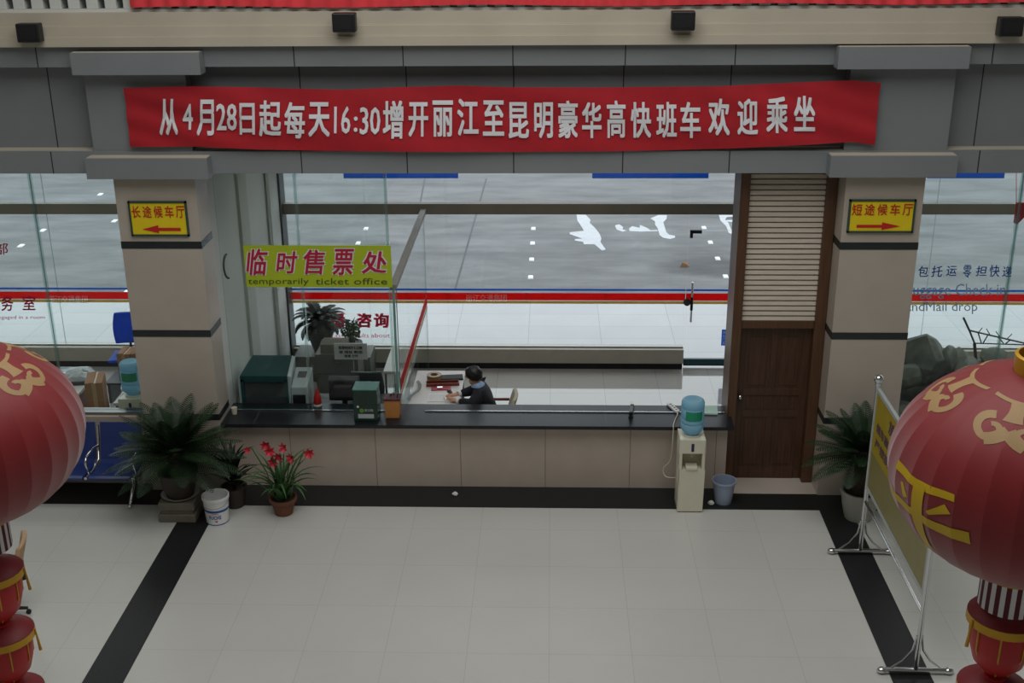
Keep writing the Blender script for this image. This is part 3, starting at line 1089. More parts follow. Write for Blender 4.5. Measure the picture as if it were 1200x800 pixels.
MARKS = [
    ([[(160, 60), (215, 60), (245, 90), (240, 110), (268, 135), (300, 175), (312, 205), (305, 225), (338, 272), (315, 278), (270, 240), (205, 240), (200, 225), (150, 218), (150, 208), (196, 206), (118, 178), (118, 167), (205, 158), (195, 140), (182, 120), (165, 95)]],
     'white painted ground mark on the yard, large branching one left of the others', 'Y'),
    ([[(395, 125), (420, 118), (445, 135), (440, 148), (465, 158), (440, 163), (405, 150)]], 'white painted ground mark on the yard, small comma shaped one', ','),
    ([[(480, 145), (500, 130), (545, 140), (548, 122), (590, 140), (612, 155), (655, 153), (655, 160), (560, 163), (485, 160)]], 'white painted ground mark on the yard, flat wedge between the comma and the hook', '-'),
    ([[(612, 82), (660, 62), (712, 62), (710, 85), (690, 105), (708, 165), (725, 182), (762, 188), (762, 200), (730, 208), (690, 200), (668, 185), (655, 140), (640, 120), (640, 100)]], 'white painted ground mark on the yard, hook shaped one', 'L'),
    ([[(1030, 62), (1085, 62), (1150, 62), (1150, 70), (1080, 74), (1068, 88), (1090, 112), (1105, 150), (1135, 172), (1150, 182), (1115, 180), (1090, 170), (1075, 130), (1040, 95)], [(1075, 92), (1120, 92), (1150, 105), (1150, 114), (1110, 104), (1080, 102)]], 'white painted ground mark on the yard, partly behind the wooden door frame', 'x'),
]
M_PAINT = mat('white_road_paint', (200, 203, 208), 0.7, var=0.06, scale=8)
for polys, lab, _k in MARKS:
    m = MB()
    for pl_ in polys:
        pts = [at(u, v, z=-0.036) for u, v in zm(pl_)]
        n = len(pts)
        m.add([(p.x, p.y, -0.0395) for p in pts] + [(p.x, p.y, -0.036) for p in pts], [tuple(range(n)), tuple(range(n, 2 * n))] + [(k, (k + 1) % n, n + (k + 1) % n, n + k) for k in range(n)])
    tag(obj('ground_marking', m, M_PAINT), lab, 'ground marking', 'white paint marks on the bus yard')
# joints cut in the yard slabs
m = MB()
for (a, b) in (((570, 209), (533, 340)), ((498, 209), (490, 250))):
    p, q = at(*a, z=-0.038), at(*b, z=-0.038)
    m.add([(p.x - 0.02, p.y, -0.0385), (p.x + 0.02, p.y, -0.0385), (q.x + 0.02, q.y, -0.0385), (q.x - 0.02, q.y, -0.0385)], [(0, 1, 2, 3)])
struct('trim_8', m, mat('slab_joint', (92, 94, 98), 0.9))
# scrap on the yard
p = at(802, 312, z=-0.04)
m = MB()
m.hexa([(-0.09, -0.06, 0), (0.09, -0.05, 0), (0.07, 0.08, 0), (-0.06, 0.07, 0)], [(-0.05, -0.03, 0.08), (0.05, -0.04, 0.05), (0.05, 0.05, 0.1), (-0.04, 0.04, 0.06)])
o = tag(obj('paper_scrap', m, M_BROWNB), 'tan scrap lying on the grey yard beyond the glass door', 'litter')
o.location = (p.x, p.y, -0.04)
# ------------------------------------------------------------------ plants
def cycad_foliage(mb_, c, rad, up, n, seed, droop=0.5, zmax=None):
    r = random.Random(seed)
    for i in range(n):
        a = 2.39996 * i + r.uniform(-0.2, 0.2)
        t = (i + 0.5) / n
        el = math.radians(78 - 88 * t + r.uniform(-6, 6))
        L = rad * r.uniform(0.88, 1.08) * (0.8 + 0.25 * math.cos(el))
        d = Vector((math.cos(a), math.sin(a), 0))
        side = Vector((-math.sin(a), math.cos(a), 0))
        pts = []
        K = 9
        for k in range(K + 1):
            s = k / K
            e = el - droop * s * s * 1.0
            if k == 0:
                p = Vector(c) + d * 0.03
            else:
                p = pts[-1] + (d * math.cos(e) + Vector((0, 0, up * math.sin(e)))) * (L / K)
            pts.append(p)
        mb_.tube(pts, [0.008 * (1 - 0.75 * k / K) for k in range(K + 1)], 4, caps=False)
        NL = 26
        for k in range(NL):
            s = 0.14 + 0.86 * k / (NL - 1)
            x = s * K
            j = min(K - 1, int(x))
            p = pts[j].lerp(pts[j + 1], x - j)
            tg = (pts[j + 1] - pts[j]).normalized()
            ln = rad * 0.24 * math.sin(math.pi * min(1, 0.18 + 0.80 * s)) ** 0.7
            nrm = tg.cross(side).normalized()
            for sg in (-1, 1):
                dr = (side * sg * 0.86 + tg * 0.45 - nrm * 0.18).normalized()
                w_ = tg * 0.009
                tip = p + dr * ln
                mid = p + dr * ln * 0.5
                mb_.add([p - w_ * 0.6, mid - w_, tip, mid + w_, p + w_ * 0.6], [(0, 1, 2, 3, 4)])


def cycad(loc, label, pot_r, pot_h, pot_mat, crown, rad, seed, n=46):
    t = thing('potted_cycad', label, 'potted plant', loc)
    p = MB()
    p.lathe([(0.001, 0.0), (pot_r * 0.72, 0), (pot_r * 0.9, pot_h * 0.45), (pot_r, pot_h * 0.9), (pot_r * 1.06, pot_h * 0.92), (pot_r * 1.06, pot_h), (pot_r * 0.93, pot_h), (pot_r * 0.9, pot_h * 0.88), (0.001, pot_h * 0.88)], 28)
    obj('pot', p, pot_mat, t, smooth=40)
    s = MB()
    s.lathe([(0.001, pot_h * 0.90), (pot_r * 0.9, pot_h * 0.89)], 20)
    obj('soil', s, M_SOIL, t)
    k = MB()
    zz_ = [pot_h * 0.85 + (crown - pot_h * 0.85) * i / 8 for i in range(9)]
    k.lathe([(0.09 + 0.012 * (i % 2), z) for i, z in enumerate(zz_)] + [(0.03, crown + 0.03)], 14, caps=True)
    obj('trunk', k, M_TRUNK, t, smooth=30)
    f_ = MB()
    cycad_foliage(f_, (0, 0, crown), rad, 1.0, n, seed)
    obj('foliage', f_, M_LEAF, t)
    return t


# left cycad on a stone stand
st = thing('plant_stand', 'low grey stone stand under the big cycad left of the counter', 'plant stand', (-4.38, 12.46, 0))
m = MB().box(-0.22, 0.22, -0.22, 0.22, 0, 0.10).box(-0.19, 0.19, -0.19, 0.19, 0.10, 0.15).box(-0.21, 0.21, -0.21, 0.21, 0.15, 0.25)
obj('block', m, M_STONE, st, bevel=0.01)
sa = tag(obj('saucer', MB().lathe([(0.001, 0), (0.17, 0), (0.225, 0.035), (0.215, 0.035), (0.165, 0.012), (0.001, 0.012)], 28), M_POTW, smooth=40), 'pale saucer on the grey stone stand under the dark cycad pot', 'saucer')
sa.location = (-4.38, 12.46, 0.25)
cycad((-4.38, 12.46, 0.2625), 'large dark potted cycad on a stone stand left of the ticket counter', 0.22, 0.32, M_POTD, 0.53, 0.74, 3, 56)
cycad((3.62, 12.52, 0), 'dark green potted cycad in a pale pot by the right pillar', 0.22, 0.36, M_POTW, 0.82, 0.66, 9, 48)

# dark leafy plant behind the bucket
t = thing('potted_dracaena', 'dark upright leafy plant in a dark pot behind the white bucket', 'potted plant', (-3.80, 12.68, 0.003))
m = MB().lathe([(0.001, 0), (0.11, 0), (0.15, 0.22), (0.16, 0.26), (0.14, 0.26), (0.13, 0.22), (0.001, 0.22)], 20)
obj('pot', m, M_POTD, t, smooth=40)
m = MB()
rr = random.Random(5)


def strap(m_, base_, a, L, el, w_, droop, K=8):
    d = Vector((math.cos(a), math.sin(a), 0))
    side = Vector((-math.sin(a), math.cos(a), 0))
    p = Vector(base_)
    rows = []
    for k in range(K + 1):
        s = k / K
        e = el - droop * s ** 1.6
        ww = w_ * (math.sin(math.pi * (0.22 + 0.78 * s)) ** 0.8 if s < 1 else 0.02)
        rows.append((p - side * ww + Vector((0, 0, ww * 0.5)), p.copy(), p + side * ww + Vector((0, 0, ww * 0.5))))
        p = p + (d * math.cos(e) + Vector((0, 0, math.sin(e)))) * (L / K)
    vs__ = [q for r3 in rows for q in r3]
    m_.add(vs__, [f3 for k in range(K) for f3 in ((k * 3, k * 3 + 1, k * 3 + 4, k * 3 + 3), (k * 3 + 1, k * 3 + 2, k * 3 + 5, k * 3 + 4))])


for i in range(44):
    strap(m, (rr.uniform(-0.03, 0.03), rr.uniform(-0.03, 0.03), 0.22 + 0.33 * i / 44), 2.4 * i, rr.uniform(0.3, 0.46), rr.uniform(0.75, 1.35), 0.022, rr.uniform(0.5, 1.3))
obj('foliage', m, M_LEAFD, t, smooth=60)
m = MB().tube([(0, 0, 0.2), (0.01, 0, 0.58)], 0.02, 8)
obj('stem', m, M_TRUNK, t)

# red amaryllis
t = thing('potted_amaryllis', 'potted amaryllis with red blooms in a clay pot before the counter', 'potted plant', (-3.17, 12.5, 0))
m = MB().lathe([(0.001, 0), (0.105, 0), (0.145, 0.17), (0.165, 0.175), (0.165, 0.215), (0.15, 0.215), (0.14, 0.18), (0.001, 0.18)], 24)
obj('pot', m, M_TERRA, t, smooth=40)
obj('soil', MB().lathe([(0.001, 0.19), (0.142, 0.185)], 20), M_SOIL, t)
m = MB()
rr = random.Random(11)
for i in range(38):
    strap(m, (rr.uniform(-0.06, 0.06), rr.uniform(-0.06, 0.06), 0.18), 2.4 * i, rr.uniform(0.5, 0.78), rr.uniform(0.95, 1.45), 0.02, rr.uniform(1.1, 2.2))
obj('leaves', m, M_LEAFL, t, smooth=60)
fl = [(316, 528), (321, 541), (334, 524), (343, 536), (312, 520), (362, 530), (290, 527), (328, 533)]
for i, (fx, fy) in enumerate(fl):
    p = at(fx, fy, Y=12.48 + 0.05 * math.sin(i * 2.1)) - Vector(t.location)
    s = MB().tube([(p.x * 0.25, 0.0, 0.18), (p.x * 0.45, p.y * 0.5, p.z * 0.65), (p.x * 0.85, p.y, p.z + 0.02), tuple(p)], 0.008, 6)
    st_ = obj('flower_stalk', s, M_LEAFL, t, smooth=60)
    b = MB()
    aim = Vector((rr.uniform(-0.5, 0.5), -0.9, rr.uniform(-0.2, 0.35))).normalized()
    sx = aim.orthogonal().normalized()
    sy = aim.cross(sx)
    sz = 0.6 if i == 6 else 1.0
    for k in range(6):
        a = k * math.pi / 3
        dr = sx * math.cos(a) + sy * math.sin(a)
        wd = aim.cross(dr)
        b.add([p, p + (dr * 0.035 + aim * 0.045 + wd * 0.022) * sz, p + (dr * 0.075 + aim * 0.05) * sz, p + (dr * 0.035 + aim * 0.045 - wd * 0.022) * sz, p + (dr * 0.04 + aim * 0.03) * sz], [(0, 1, 4), (1, 2, 4), (2, 3, 4), (3, 0, 4)])
    obj('bloom', b, M_FLOWER, st_)

# white bucket
t = thing('paint_bucket', 'white plastic bucket with a blue band standing on the black floor stripe', 'bucket', (-3.915, 12.3, 0))
m = MB().lathe([(0.001, 0.004), (0.128, 0.0), (0.15, 0.31), (0.158, 0.31), (0.158, 0.345), (0.148, 0.345), (0.14, 0.31), (0.12, 0.02), (0.001, 0.02)], 32)
obj('body', m, M_PAPER, t, smooth=40)
m = MB().lathe([(0.1415, 0.17), (0.1435, 0.2)], 32).lathe([(0.1295, 0.003), (0.1305, 0.015)], 32)
obj('blue_band', m, M_BLUEL, t, smooth=60)
m = MB()
cyl = lambda rad: (lambda u, v: Vector((rad(v) * math.sin(u), -rad(v) * math.cos(u), v)))
rb = lambda v: 0.130 + 0.0705 * v + 0.0015
letters(m, [('FUCHS', -0.42, 0.135, 0.62, 0.085)], cyl(rb), 0.02)
m.mi = 1
arc = [(-0.2 + 0.6 * k / 8, 0.155 + 0.008 * math.sin(math.pi * k / 8)) for k in range(9)]
m.add([cyl(rb)(u, v) for u, v in arc] + [cyl(rb)(u, v - 0.008) for u, v in arc], [(k, k + 1, 9 + k + 1, 9 + k) for k in range(8)])
m.add([cyl(rb)(u, v) for u, v in ((0.0, 0.06), (0.2, 0.045), (0.34, 0.06), (0.2, 0.066))], [(0, 1, 2, 3)])
obj('lettering', m, [M_BLUEL, M_REDL], t)
m = MB().tube([(0.16 * math.cos(a), -0.02 - 0.155 * math.sin(a), 0.30 - 0.06 * math.sin(a)) for a in [math.pi * k / 14 for k in range(15)]], 0.003, 6)
obj('bail_handle', m, M_STEEL, t, smooth=60)

# ------------------------------------------------------------------ water dispensers and bottles
def dispenser(loc, label, h=0.95):
    t = thing('water_dispenser', label, 'water dispenser', loc)
    s = h / 0.95
    b = MB()
    w = 0.15
    b.box(-w, w, -0.02, 0.16, 0.012, h)
    b.box(-w, w, -0.16, -0.02, 0.012, 0.56 * s)
    b.box(-w, w, -0.16, -0.02, 0.78 * s, h)
    b.box(-w, -w + 0.035, -0.16, -0.02, 0.56 * s, 0.78 * s)
    b.box(w - 0.035, w, -0.16, -0.02, 0.56 * s, 0.78 * s)
    obj('body', b, M_CREAMP, t, bevel=0.006)
    obj('recess', MB().box(-w + 0.036, w - 0.036, -0.03, -0.0205, 0.565 * s, 0.775 * s), M_TRAYP, t)
    obj('drip_tray', MB().box(-0.07, 0.07, -0.175, -0.035, 0.562 * s, 0.60 * s), M_CREAMP, t, bevel=0.008)
    obj('tap', MB().box(-0.02, 0.02, -0.13, -0.03, 0.735 * s, 0.765 * s).tube([(0, -0.11, 0.70 * s), (0, -0.11, 0.74 * s)], 0.012, 10), M_TRAYP, t)
    obj('indicator_panel', MB().box(-0.016, 0.016, -0.164, -0.158, 0.80 * s, 0.90 * s), M_NAVY, t)
    obj('bottle_collar', MB().lathe([(0.105, h), (0.105, h + 0.012), (0.075, h + 0.014), (0.06, h - 0.01)], 24), M_CREAMP, t, smooth=40)
    f_ = MB()
    for sx in (-0.12, 0.12):
        for sy in (-0.13, 0.13):
            f_.tube([(sx, sy, 0), (sx, sy, 0.013)], 0.018, 10)
    obj('foot_pads', f_, M_BLACK, t)
    return t



def bottle(loc, label):
    t = thing('water_bottle', label, 'water bottle', loc)
    R_ = 0.134
    prof = [(0.001, 0.0), (0.055, 0.0), (0.08, 0.012), (0.12, 0.055), (R_, 0.08), (R_, 0.14), (R_ - 0.008, 0.15), (R_, 0.16), (R_, 0.20), (R_ - 0.006, 0.21), (R_, 0.22),
            (R_, 0.33), (R_ - 0.008, 0.34), (R_, 0.35), (R_, 0.405), (R_ - 0.012, 0.43), (R_ - 0.03, 0.442), (R_ - 0.05, 0.436), (0.001, 0.43)]
    obj('bottle_body', MB().lathe(prof, 32), M_BOTTLE, t, smooth=45)
    a0, a1 = -2.3, -0.75
    K = 14
    pts = [((R_ + 0.002) * math.cos(a0 + (a1 - a0) * k / K), (R_ + 0.002) * math.sin(a0 + (a1 - a0) * k / K)) for k in range(K + 1)]
    lb = MB().add([(x, y, 0.21) for x, y in pts] + [(x, y, 0.325) for x, y in pts], [(k, k + 1, K + 2 + k, K + 1 + k) for k in range(K)])
    obj('label', lb, M_BOTTLABEL, t, smooth=60)
    return t


DSP = dispenser((1.655, 12.75, 0), 'cream floor standing water dispenser in front of the counter')
bottle((1.655, 12.76, 0.955), 'blue water bottle upside down on the dispenser in front of the counter')
dispenser((-5.27, 13.72, 0), 'water dispenser behind the glass of the left bay, beside the pillar', 1.0)
bottle((-5.27, 13.73, 1.005), 'blue water bottle on the dispenser behind the left bay glass')

# the dispenser's own power cord, from the power strip
z9 = 0.9012
pts = [at(790, 476, z=0.93), at(794, 484, z=0.915), at(791, 492, z=0.912), at(789, 499, z=0.912)]
pts = [Vector(p) for p in pts] + [Vector((pts[-1].x, 13.03, 0.86)), Vector((pts[-1].x - 0.02, 13.0, 0.5)), Vector((pts[-1].x - 0.10, 13.03, 0.36)), Vector((pts[-1].x - 0.06, 13.0, 0.26)), Vector((pts[-1].x + 0.12, 12.905, 0.30))]
tag(obj('power_cord', MB().tube(smooth_path(pts), 0.006, 6), M_CREAMP, smooth=60), 'thin white power cord of the water dispenser hanging over the counter edge', 'cord')
p = at(789, 479, z=z9)
t = thing('power_strip', 'white power strip on the black counter beside the water bottle', 'power strip', (p.x, p.y, z9), 0.35)
obj('housing', MB().box(-0.03, 0.03, -0.13, 0.13, 0, 0.03), M_PAPER, t, bevel=0.006)
m = MB()
for k in range(4):
    m.box(-0.012, 0.012, -0.10 + k * 0.055, -0.07 + k * 0.055, 0.0295, 0.031)
obj('sockets', m, M_DGREY, t)
p = at(830, 481, z=z9)
t = thing('booklet', 'pale green booklet lying on the counter right of the water bottle', 'booklet', (p.x, p.y, z9), -0.1)
obj('pages', MB().box(-0.11, 0.11, -0.12, 0.12, 0, 0.012), M_PAPER, t)
obj('cover', MB().box(-0.112, 0.112, -0.122, 0.122, 0.012, 0.015), mat('pale_green_card', (168, 200, 186), 0.6), t)
p = at(740, 483, z=z9)
t = thing('stapler', 'long black stapler lying on the black counter, left of the power strip', 'stapler', (p.x, p.y, z9), -0.12)
obj('base', MB().box(-0.028, 0.028, -0.17, 0.17, 0, 0.018), M_BLACK, t, bevel=0.004)
obj('arm', MB().hexa([(-0.024, -0.17, 0.035), (0.024, -0.17, 0.035), (0.024, 0.17, 0.018), (-0.024, 0.17, 0.018)], [(-0.02, -0.17, 0.08), (0.02, -0.17, 0.08), (0.02, 0.16, 0.045), (-0.02, 0.16, 0.045)]), M_BLACK, t, bevel=0.004)
obj('end_cap', MB().box(-0.022, 0.022, 0.12, 0.165, 0.042, 0.06), M_CREAMP, t)

# bin, litter
t = thing('waste_bin', 'grey blue plastic waste bin beside the water dispenser', 'bin', (2.085, 12.86, 0.003))
m = MB().lathe([(0.001, 0.004), (0.098, 0), (0.135, 0.275), (0.148, 0.275), (0.148, 0.297), (0.134, 0.297), (0.128, 0.27), (0.094, 0.012), (0.001, 0.012)], 28)
obj('body', m, M_BINP, t, smooth=40)


def crumple(loc, r, label, seed):
    rr_ = random.Random(seed)
    m_ = MB().sphere((0, 0, r * 0.7), r, r * 0.85, r * 0.7, 9, 6)
    m_.v = [(x * rr_.uniform(0.7, 1.25), y * rr_.uniform(0.7, 1.25), max(0, z * rr_.uniform(0.75, 1.2))) for x, y, z in m_.v]
    o_ = obj('crumpled_paper', m_, M_PAPER)
    o_.location = loc
    return tag(o_, label, 'litter')


crumple((-1.16, 12.96, 0.003), 0.035, 'small crumpled white paper on the black floor strip before the counter', 1)
crumple((1.93, 12.78, 0.003), 0.04, 'small crumpled paper on the floor between the dispenser and the bin', 2)

# ------------------------------------------------------------------ things on and behind the counter, left side
p = at(429, 494, z=z9)
t = thing('comment_box', 'dark green comment box with a white strip on the counter', 'box', (-2.235, 13.27, z9))
obj('body', MB().box(-0.145, 0.145, -0.13, 0.13, 0.0, 0.41), M_GREENB, t, bevel=0.004)
obj('lid', MB().box(-0.15, 0.15, -0.135, 0.135, 0.41, 0.425), M_GREENT, t, bevel=0.004)
fnB = lambda u, v: Vector((u * 0.29 - 0.145, -0.1325, 0.41 * (1 - v)))
m = MB()
letters(m, [('意见箱', 0.46, 0.58, 0.82, 0.66)], fnB, 0.01)
m.add([fnB(u, v) for u, v in ((0.18, 0.74), (0.84, 0.74), (0.84, 0.88), (0.18, 0.88))], [(0, 1, 2, 3)])
m.mi = 1
m.add([fnB(0.34 + 0.1 * math.cos(a), 0.63 + 0.07 * math.sin(a)) for a in [2 * math.pi * k / 12 for k in range(12)]], [tuple(range(12))])
m.mi = 2
m.add([fnB(u, v) for u, v in ((0.14, 0.50), (0.20, 0.46), (0.24, 0.53), (0.15, 0.54))], [(0, 1, 2, 3)])
obj('front_label', m, [M_LGREY, mat('logo_green', (86, 140, 40), 0.5), M_PAPER], t)

t = thing('pen_holder', 'tan cardboard pen holder on the counter right of the green box', 'pen holder', (-1.93, 13.33, z9))
b = MB()
b.hexa([(-0.085, -0.08, 0), (0.085, -0.08, 0), (0.085, 0.08, 0), (-0.085, 0.08, 0)], [(-0.1, -0.09, 0.25), (0.1, -0.09, 0.25), (0.1, 0.09, 0.25), (-0.1, 0.09, 0.25)])
obj('cup', b, M_ORANGE, t, bevel=0.006)
obj('rim', MB().box(-0.104, 0.104, -0.094, 0.094, 0.235, 0.258), mat('maroon_rim', (74, 34, 40), 0.6), t)
for k, (x, y, a) in enumerate(((-0.03, 0.0, 0.3), (0.02, 0.03, -0.2), (0.04, -0.03, 0.5))):
    obj('pen', MB().tube([(x, y, 0.15), (x + a * 0.06, y, 0.30)], 0.006, 8), M_BLACK, t)

p = at(272, 482, z=z9)
m = MB().lathe([(0.001, 0), (0.03, 0), (0.038, 0.085), (0.033, 0.085), (0.026, 0.006), (0.001, 0.006)], 16)
o = tag(obj('paper_cup', m, M_CREAMP, smooth=40), 'small cream cup at the left end of the counter by the pillar', 'cup')
o.location = (-3.9, 13.36, z9)

# inner desk behind the counter
t = thing('work_desk', 'long inner desk behind the left part of the counter carrying office machines', 'desk', (-2.95, 14.03, 0))
obj('top', MB().box(-0.95, 0.98, -0.33, 0.33, 0.71, 0.75), M_DGREY, t, bevel=0.005)
for x in (-0.9, 0.93):
    obj('side_panel', MB().box(x - 0.02, x + 0.02, -0.3, 0.3, 0, 0.71), M_DGREY, t)
z7 = 0.75
t = thing('ticket_printer', 'large machine with a sloped teal cover behind the glass by the left pillar', 'printer', (-3.6, 14.0, z7))
w = 0.3
t2 = MB()
t2.hexa([(-w, -0.25, 0.47), (w, -0.25, 0.47), (w - 0.03, 0.22, 0.56), (-w + 0.06, 0.22, 0.56)], [(-w, -0.25, 0.50), (w, -0.25, 0.50), (w - 0.03, 0.22, 0.59), (-w + 0.06, 0.22, 0.59)])
t2.box(-w, w, -0.26, -0.24, 0.42, 0.50)
t2.box(-w, -w + 0.04, -0.26, -0.2, 0.0, 0.45)
t2.box(w - 0.04, w, -0.26, -0.2, 0.0, 0.45)
obj('cover', t2, M_TEAL, t)
obj('front_panel', MB().box(-w + 0.04, w - 0.04, -0.23, -0.21, 0.0, 0.43), M_DGREY, t)
s = MB()
s.hexa([(w, -0.25, 0.02), (w + 0.01, -0.25, 0.02), (w - 0.02, 0.22, 0.02), (w - 0.03, 0.22, 0.02)], [(w, -0.25, 0.5), (w + 0.035, -0.22, 0.47), (w + 0.01, 0.22, 0.57), (w - 0.03, 0.22, 0.59)])
obj('side_panel', s, M_LGREY, t)
s = MB()
s.hexa([(-w - 0.03, -0.25, 0.0), (-w, -0.25, 0.0), (-w, 0.22, 0.0), (-w - 0.03, 0.22, 0.0)], [(-w - 0.03, -0.25, 0.46), (-w, -0.25, 0.48), (-w + 0.05, 0.22, 0.57), (-w + 0.02, 0.22, 0.57)])
obj('side_panel', s, M_LGREY, t)
obj('body', MB().box(-w + 0.02, w - 0.04, -0.2, 0.22, 0.0, 0.45), M_OLIVE, t)

t = thing('card_machine', 'narrow pale grey desk machine with a slanted top beside the teal machine', 'machine', (-3.17, 13.95, z7))
m = MB().hexa([(-0.11, -0.2, 0), (0.11, -0.2, 0), (0.11, 0.2, 0), (-0.11, 0.2, 0)], [(-0.10, -0.19, 0.34), (0.10, -0.19, 0.34), (0.11, 0.2, 0.46), (-0.11, 0.2, 0.46)])
obj('body', m, M_LGREY, t, bevel=0.012)
obj('front_slot', MB().box(-0.08, 0.08, -0.215, -0.19, 0.08, 0.24), M_BLACK, t)
obj('top_display', MB().hexa([(-0.05, -0.02, 0.385), (0.06, -0.02, 0.385), (0.06, 0.1, 0.425), (-0.05, 0.1, 0.425)], [(-0.05, -0.02, 0.405), (0.06, -0.02, 0.405), (0.06, 0.1, 0.44), (-0.05, 0.1, 0.44)]), M_CHROME, t)

p = at(373, 474, z=z9)
t = thing('spray_bottle', 'small red bottle behind the glass between the grey machine and the black monitor', 'bottle', (p.x, 13.62, z9))
obj('bottle_body', MB().lathe([(0.001, 0), (0.045, 0), (0.05, 0.03), (0.046, 0.12), (0.02, 0.19), (0.014, 0.23), (0.001, 0.235)], 16), M_REDL, t, smooth=50)
obj('base_ring', MB().lathe([(0.051, 0.0), (0.054, 0.02), (0.049, 0.03)], 16), M_PAPER, t)

t = thing('monitor', 'black monitor seen from behind, behind the glass left of the green box', 'monitor', (-2.63, 13.95, z7))
m = MB().hexa([(-0.19, -0.06, 0.10), (0.19, -0.06, 0.10), (0.2, 0.06, 0.09), (-0.2, 0.06, 0.09)], [(-0.19, -0.06, 0.38), (0.19, -0.06, 0.38), (0.2, 0.06, 0.40), (-0.2, 0.06, 0.40)])
obj('case', m, M_BLACK, t, bevel=0.015)
obj('rear_housing', MB().box(-0.12, 0.12, -0.13, -0.055, 0.13, 0.33), M_BLACK, t, bevel=0.02)
obj('stand', MB().box(-0.03, 0.03, -0.03, 0.03, 0.01, 0.12).box(-0.11, 0.11, -0.1, 0.1, 0, 0.015), M_DGREY, t)


def office_chair(loc, rz, label, fabric, seat_h=0.45, back=0.62, name='office_chair'):
    t = thing(name, label, 'chair', loc, rz)
    s = MB().hexa([(-0.23, -0.23, seat_h - 0.05), (0.23, -0.23, seat_h - 0.05), (0.22, 0.22, seat_h - 0.05), (-0.22, 0.22, seat_h - 0.05)], [(-0.24, -0.24, seat_h), (0.24, -0.24, seat_h), (0.23, 0.23, seat_h), (-0.23, 0.23, seat_h)])
    obj('seat', s, fabric, t, bevel=0.03)
    b = MB()
    K = 6
    front, rear = [], []
    for k in range(K + 1):
        v = k / K
        zz_ = seat_h + 0.1 + (back - 0.1) * v
        y = 0.23 + 0.09 * v
        hw = 0.2 + 0.03 * math.sin(math.pi * v)
        for u in (-1, -0.5, 0, 0.5, 1):
            front.append((u * hw, y - 0.03 + 0.03 * (1 - u * u), zz_))
            rear.append((u * hw, y + 0.02 + 0.03 * (1 - u * u), zz_))
    n = len(front)
    fc = [(k * 5 + j, k * 5 + j + 1, (k + 1) * 5 + j + 1, (k + 1) * 5 + j) for k in range(K) for j in range(4)]
    rim = [k * 5 for k in range(K + 1)] + [K * 5 + j for j in range(1, 5)] + [k * 5 + 4 for k in range(K - 1, -1, -1)] + [3, 2, 1]
    b.add(front + rear, fc + [tuple(i + n for i in reversed(f3)) for f3 in fc] + [(rim[i], rim[(i + 1) % len(rim)], rim[(i + 1) % len(rim)] + n, rim[i] + n) for i in range(len(rim))])
    obj('backrest', b, fabric, t, bevel=0.015)
    obj('back_bar', MB().tube([(0, 0.15, seat_h - 0.06), (0, 0.28, seat_h - 0.04), (0, 0.29, seat_h + 0.25)], 0.018, 8), M_BLACK, t)
    obj('column', MB().tube([(0, 0, 0.10), (0, 0, seat_h - 0.05)], 0.028, 12), M_DGREY, t)
    for k in range(5):
        a = k * 2 * math.pi / 5 + 0.3
        x, y = 0.27 * math.cos(a), 0.27 * math.sin(a)
        lg = obj('leg', MB().tube([(0, 0, 0.11), (x, y, 0.07)], [0.025, 0.016], 8), M_BLACK, t)
        obj('caster', MB().tube([(x - 0.012, y, 0.026), (x + 0.012, y, 0.026)], 0.026, 12), M_BLACK, lg)
    return t


office_chair((-2.42, 14.74, 0), math.pi, 'black office chair behind the glass, its tall back above the green box', M_DGREY, 0.44, 0.60)

# notice placard on a pole
p0, p1 = at(391, 402, Y=15.25), at(431, 421, Y=15.25)
t = thing('notice_placard', 'small white notice placard on a thin pole behind the green box', 'sign', ((p0.x + p1.x) / 2, 15.25, 0), 0)
w, h = (p1.x - p0.x) / 2, p0.z - p1.z
obj('board', MB().box(-w, w, -0.008, 0.008, p1.z, p0.z), M_PAPER, t, bevel=0.004)
m = MB()
fnP = lambda u, v: Vector((-w + 2 * w * u, -0.0105, p0.z - h * v))
letters(m, [('售票时间早七点晚', 0.14, 0.16, 0.86, 0.36), ('请 排队 购票', 0.14, 0.44, 0.86, 0.62), ('谢谢 合作', 0.3, 0.68, 0.72, 0.86)], fnP, 0.02)
obj('lettering', m, M_BLACK, t)
obj('pole', MB().tube([(0.03, 0.02, 0.02), (0.03, 0.02, p1.z + 0.05)], 0.012, 10), M_CHROME, t)
obj('foot', MB().lathe([(0.001, 0), (0.12, 0), (0.12, 0.012), (0.02, 0.03), (0.001, 0.03)], 20, (0.03, 0.02, 0)), M_STEEL, t)

# grey cabinets behind
t = thing('filing_cabinet', 'grey green filing cabinet behind the placard, beside the windows', 'cabinet', (-3.0, 15.7, 0))
obj('body', MB().box(-0.3, 0.3, -0.24, 0.24, 0, 0.86), M_OLIVE, t, bevel=0.006)
for k in range(3):
    d = obj('drawer', MB().box(-0.28, 0.28, -0.255, -0.24, 0.03 + k * 0.275, 0.29 + k * 0.275), M_OLIVE, t, bevel=0.004)
    obj('handle', MB().box(-0.06, 0.06, -0.27, -0.255, 0.19 + k * 0.275, 0.205 + k * 0.275), M_STEEL, d)
t = thing('document_carton', 'dusty grey carton on top of the grey green filing cabinet', 'carton', (-3.05, 15.68, 0.86))
obj('box_body', MB().box(-0.18, 0.18, -0.15, 0.15, 0, 0.12), mat('dusty_card', (112, 110, 98), 0.85, var=0.1), t, bevel=0.004)
obj('flap', MB().hexa([(-0.18, -0.15, 0.12), (0.18, -0.15, 0.12), (0.18, 0.02, 0.12), (-0.18, 0.02, 0.12)], [(-0.18, -0.15, 0.126), (0.18, -0.15, 0.126), (0.18, 0.0, 0.15), (-0.18, 0.0, 0.15)]), mat('dusty_card', (140, 138, 124), 0.85), t)

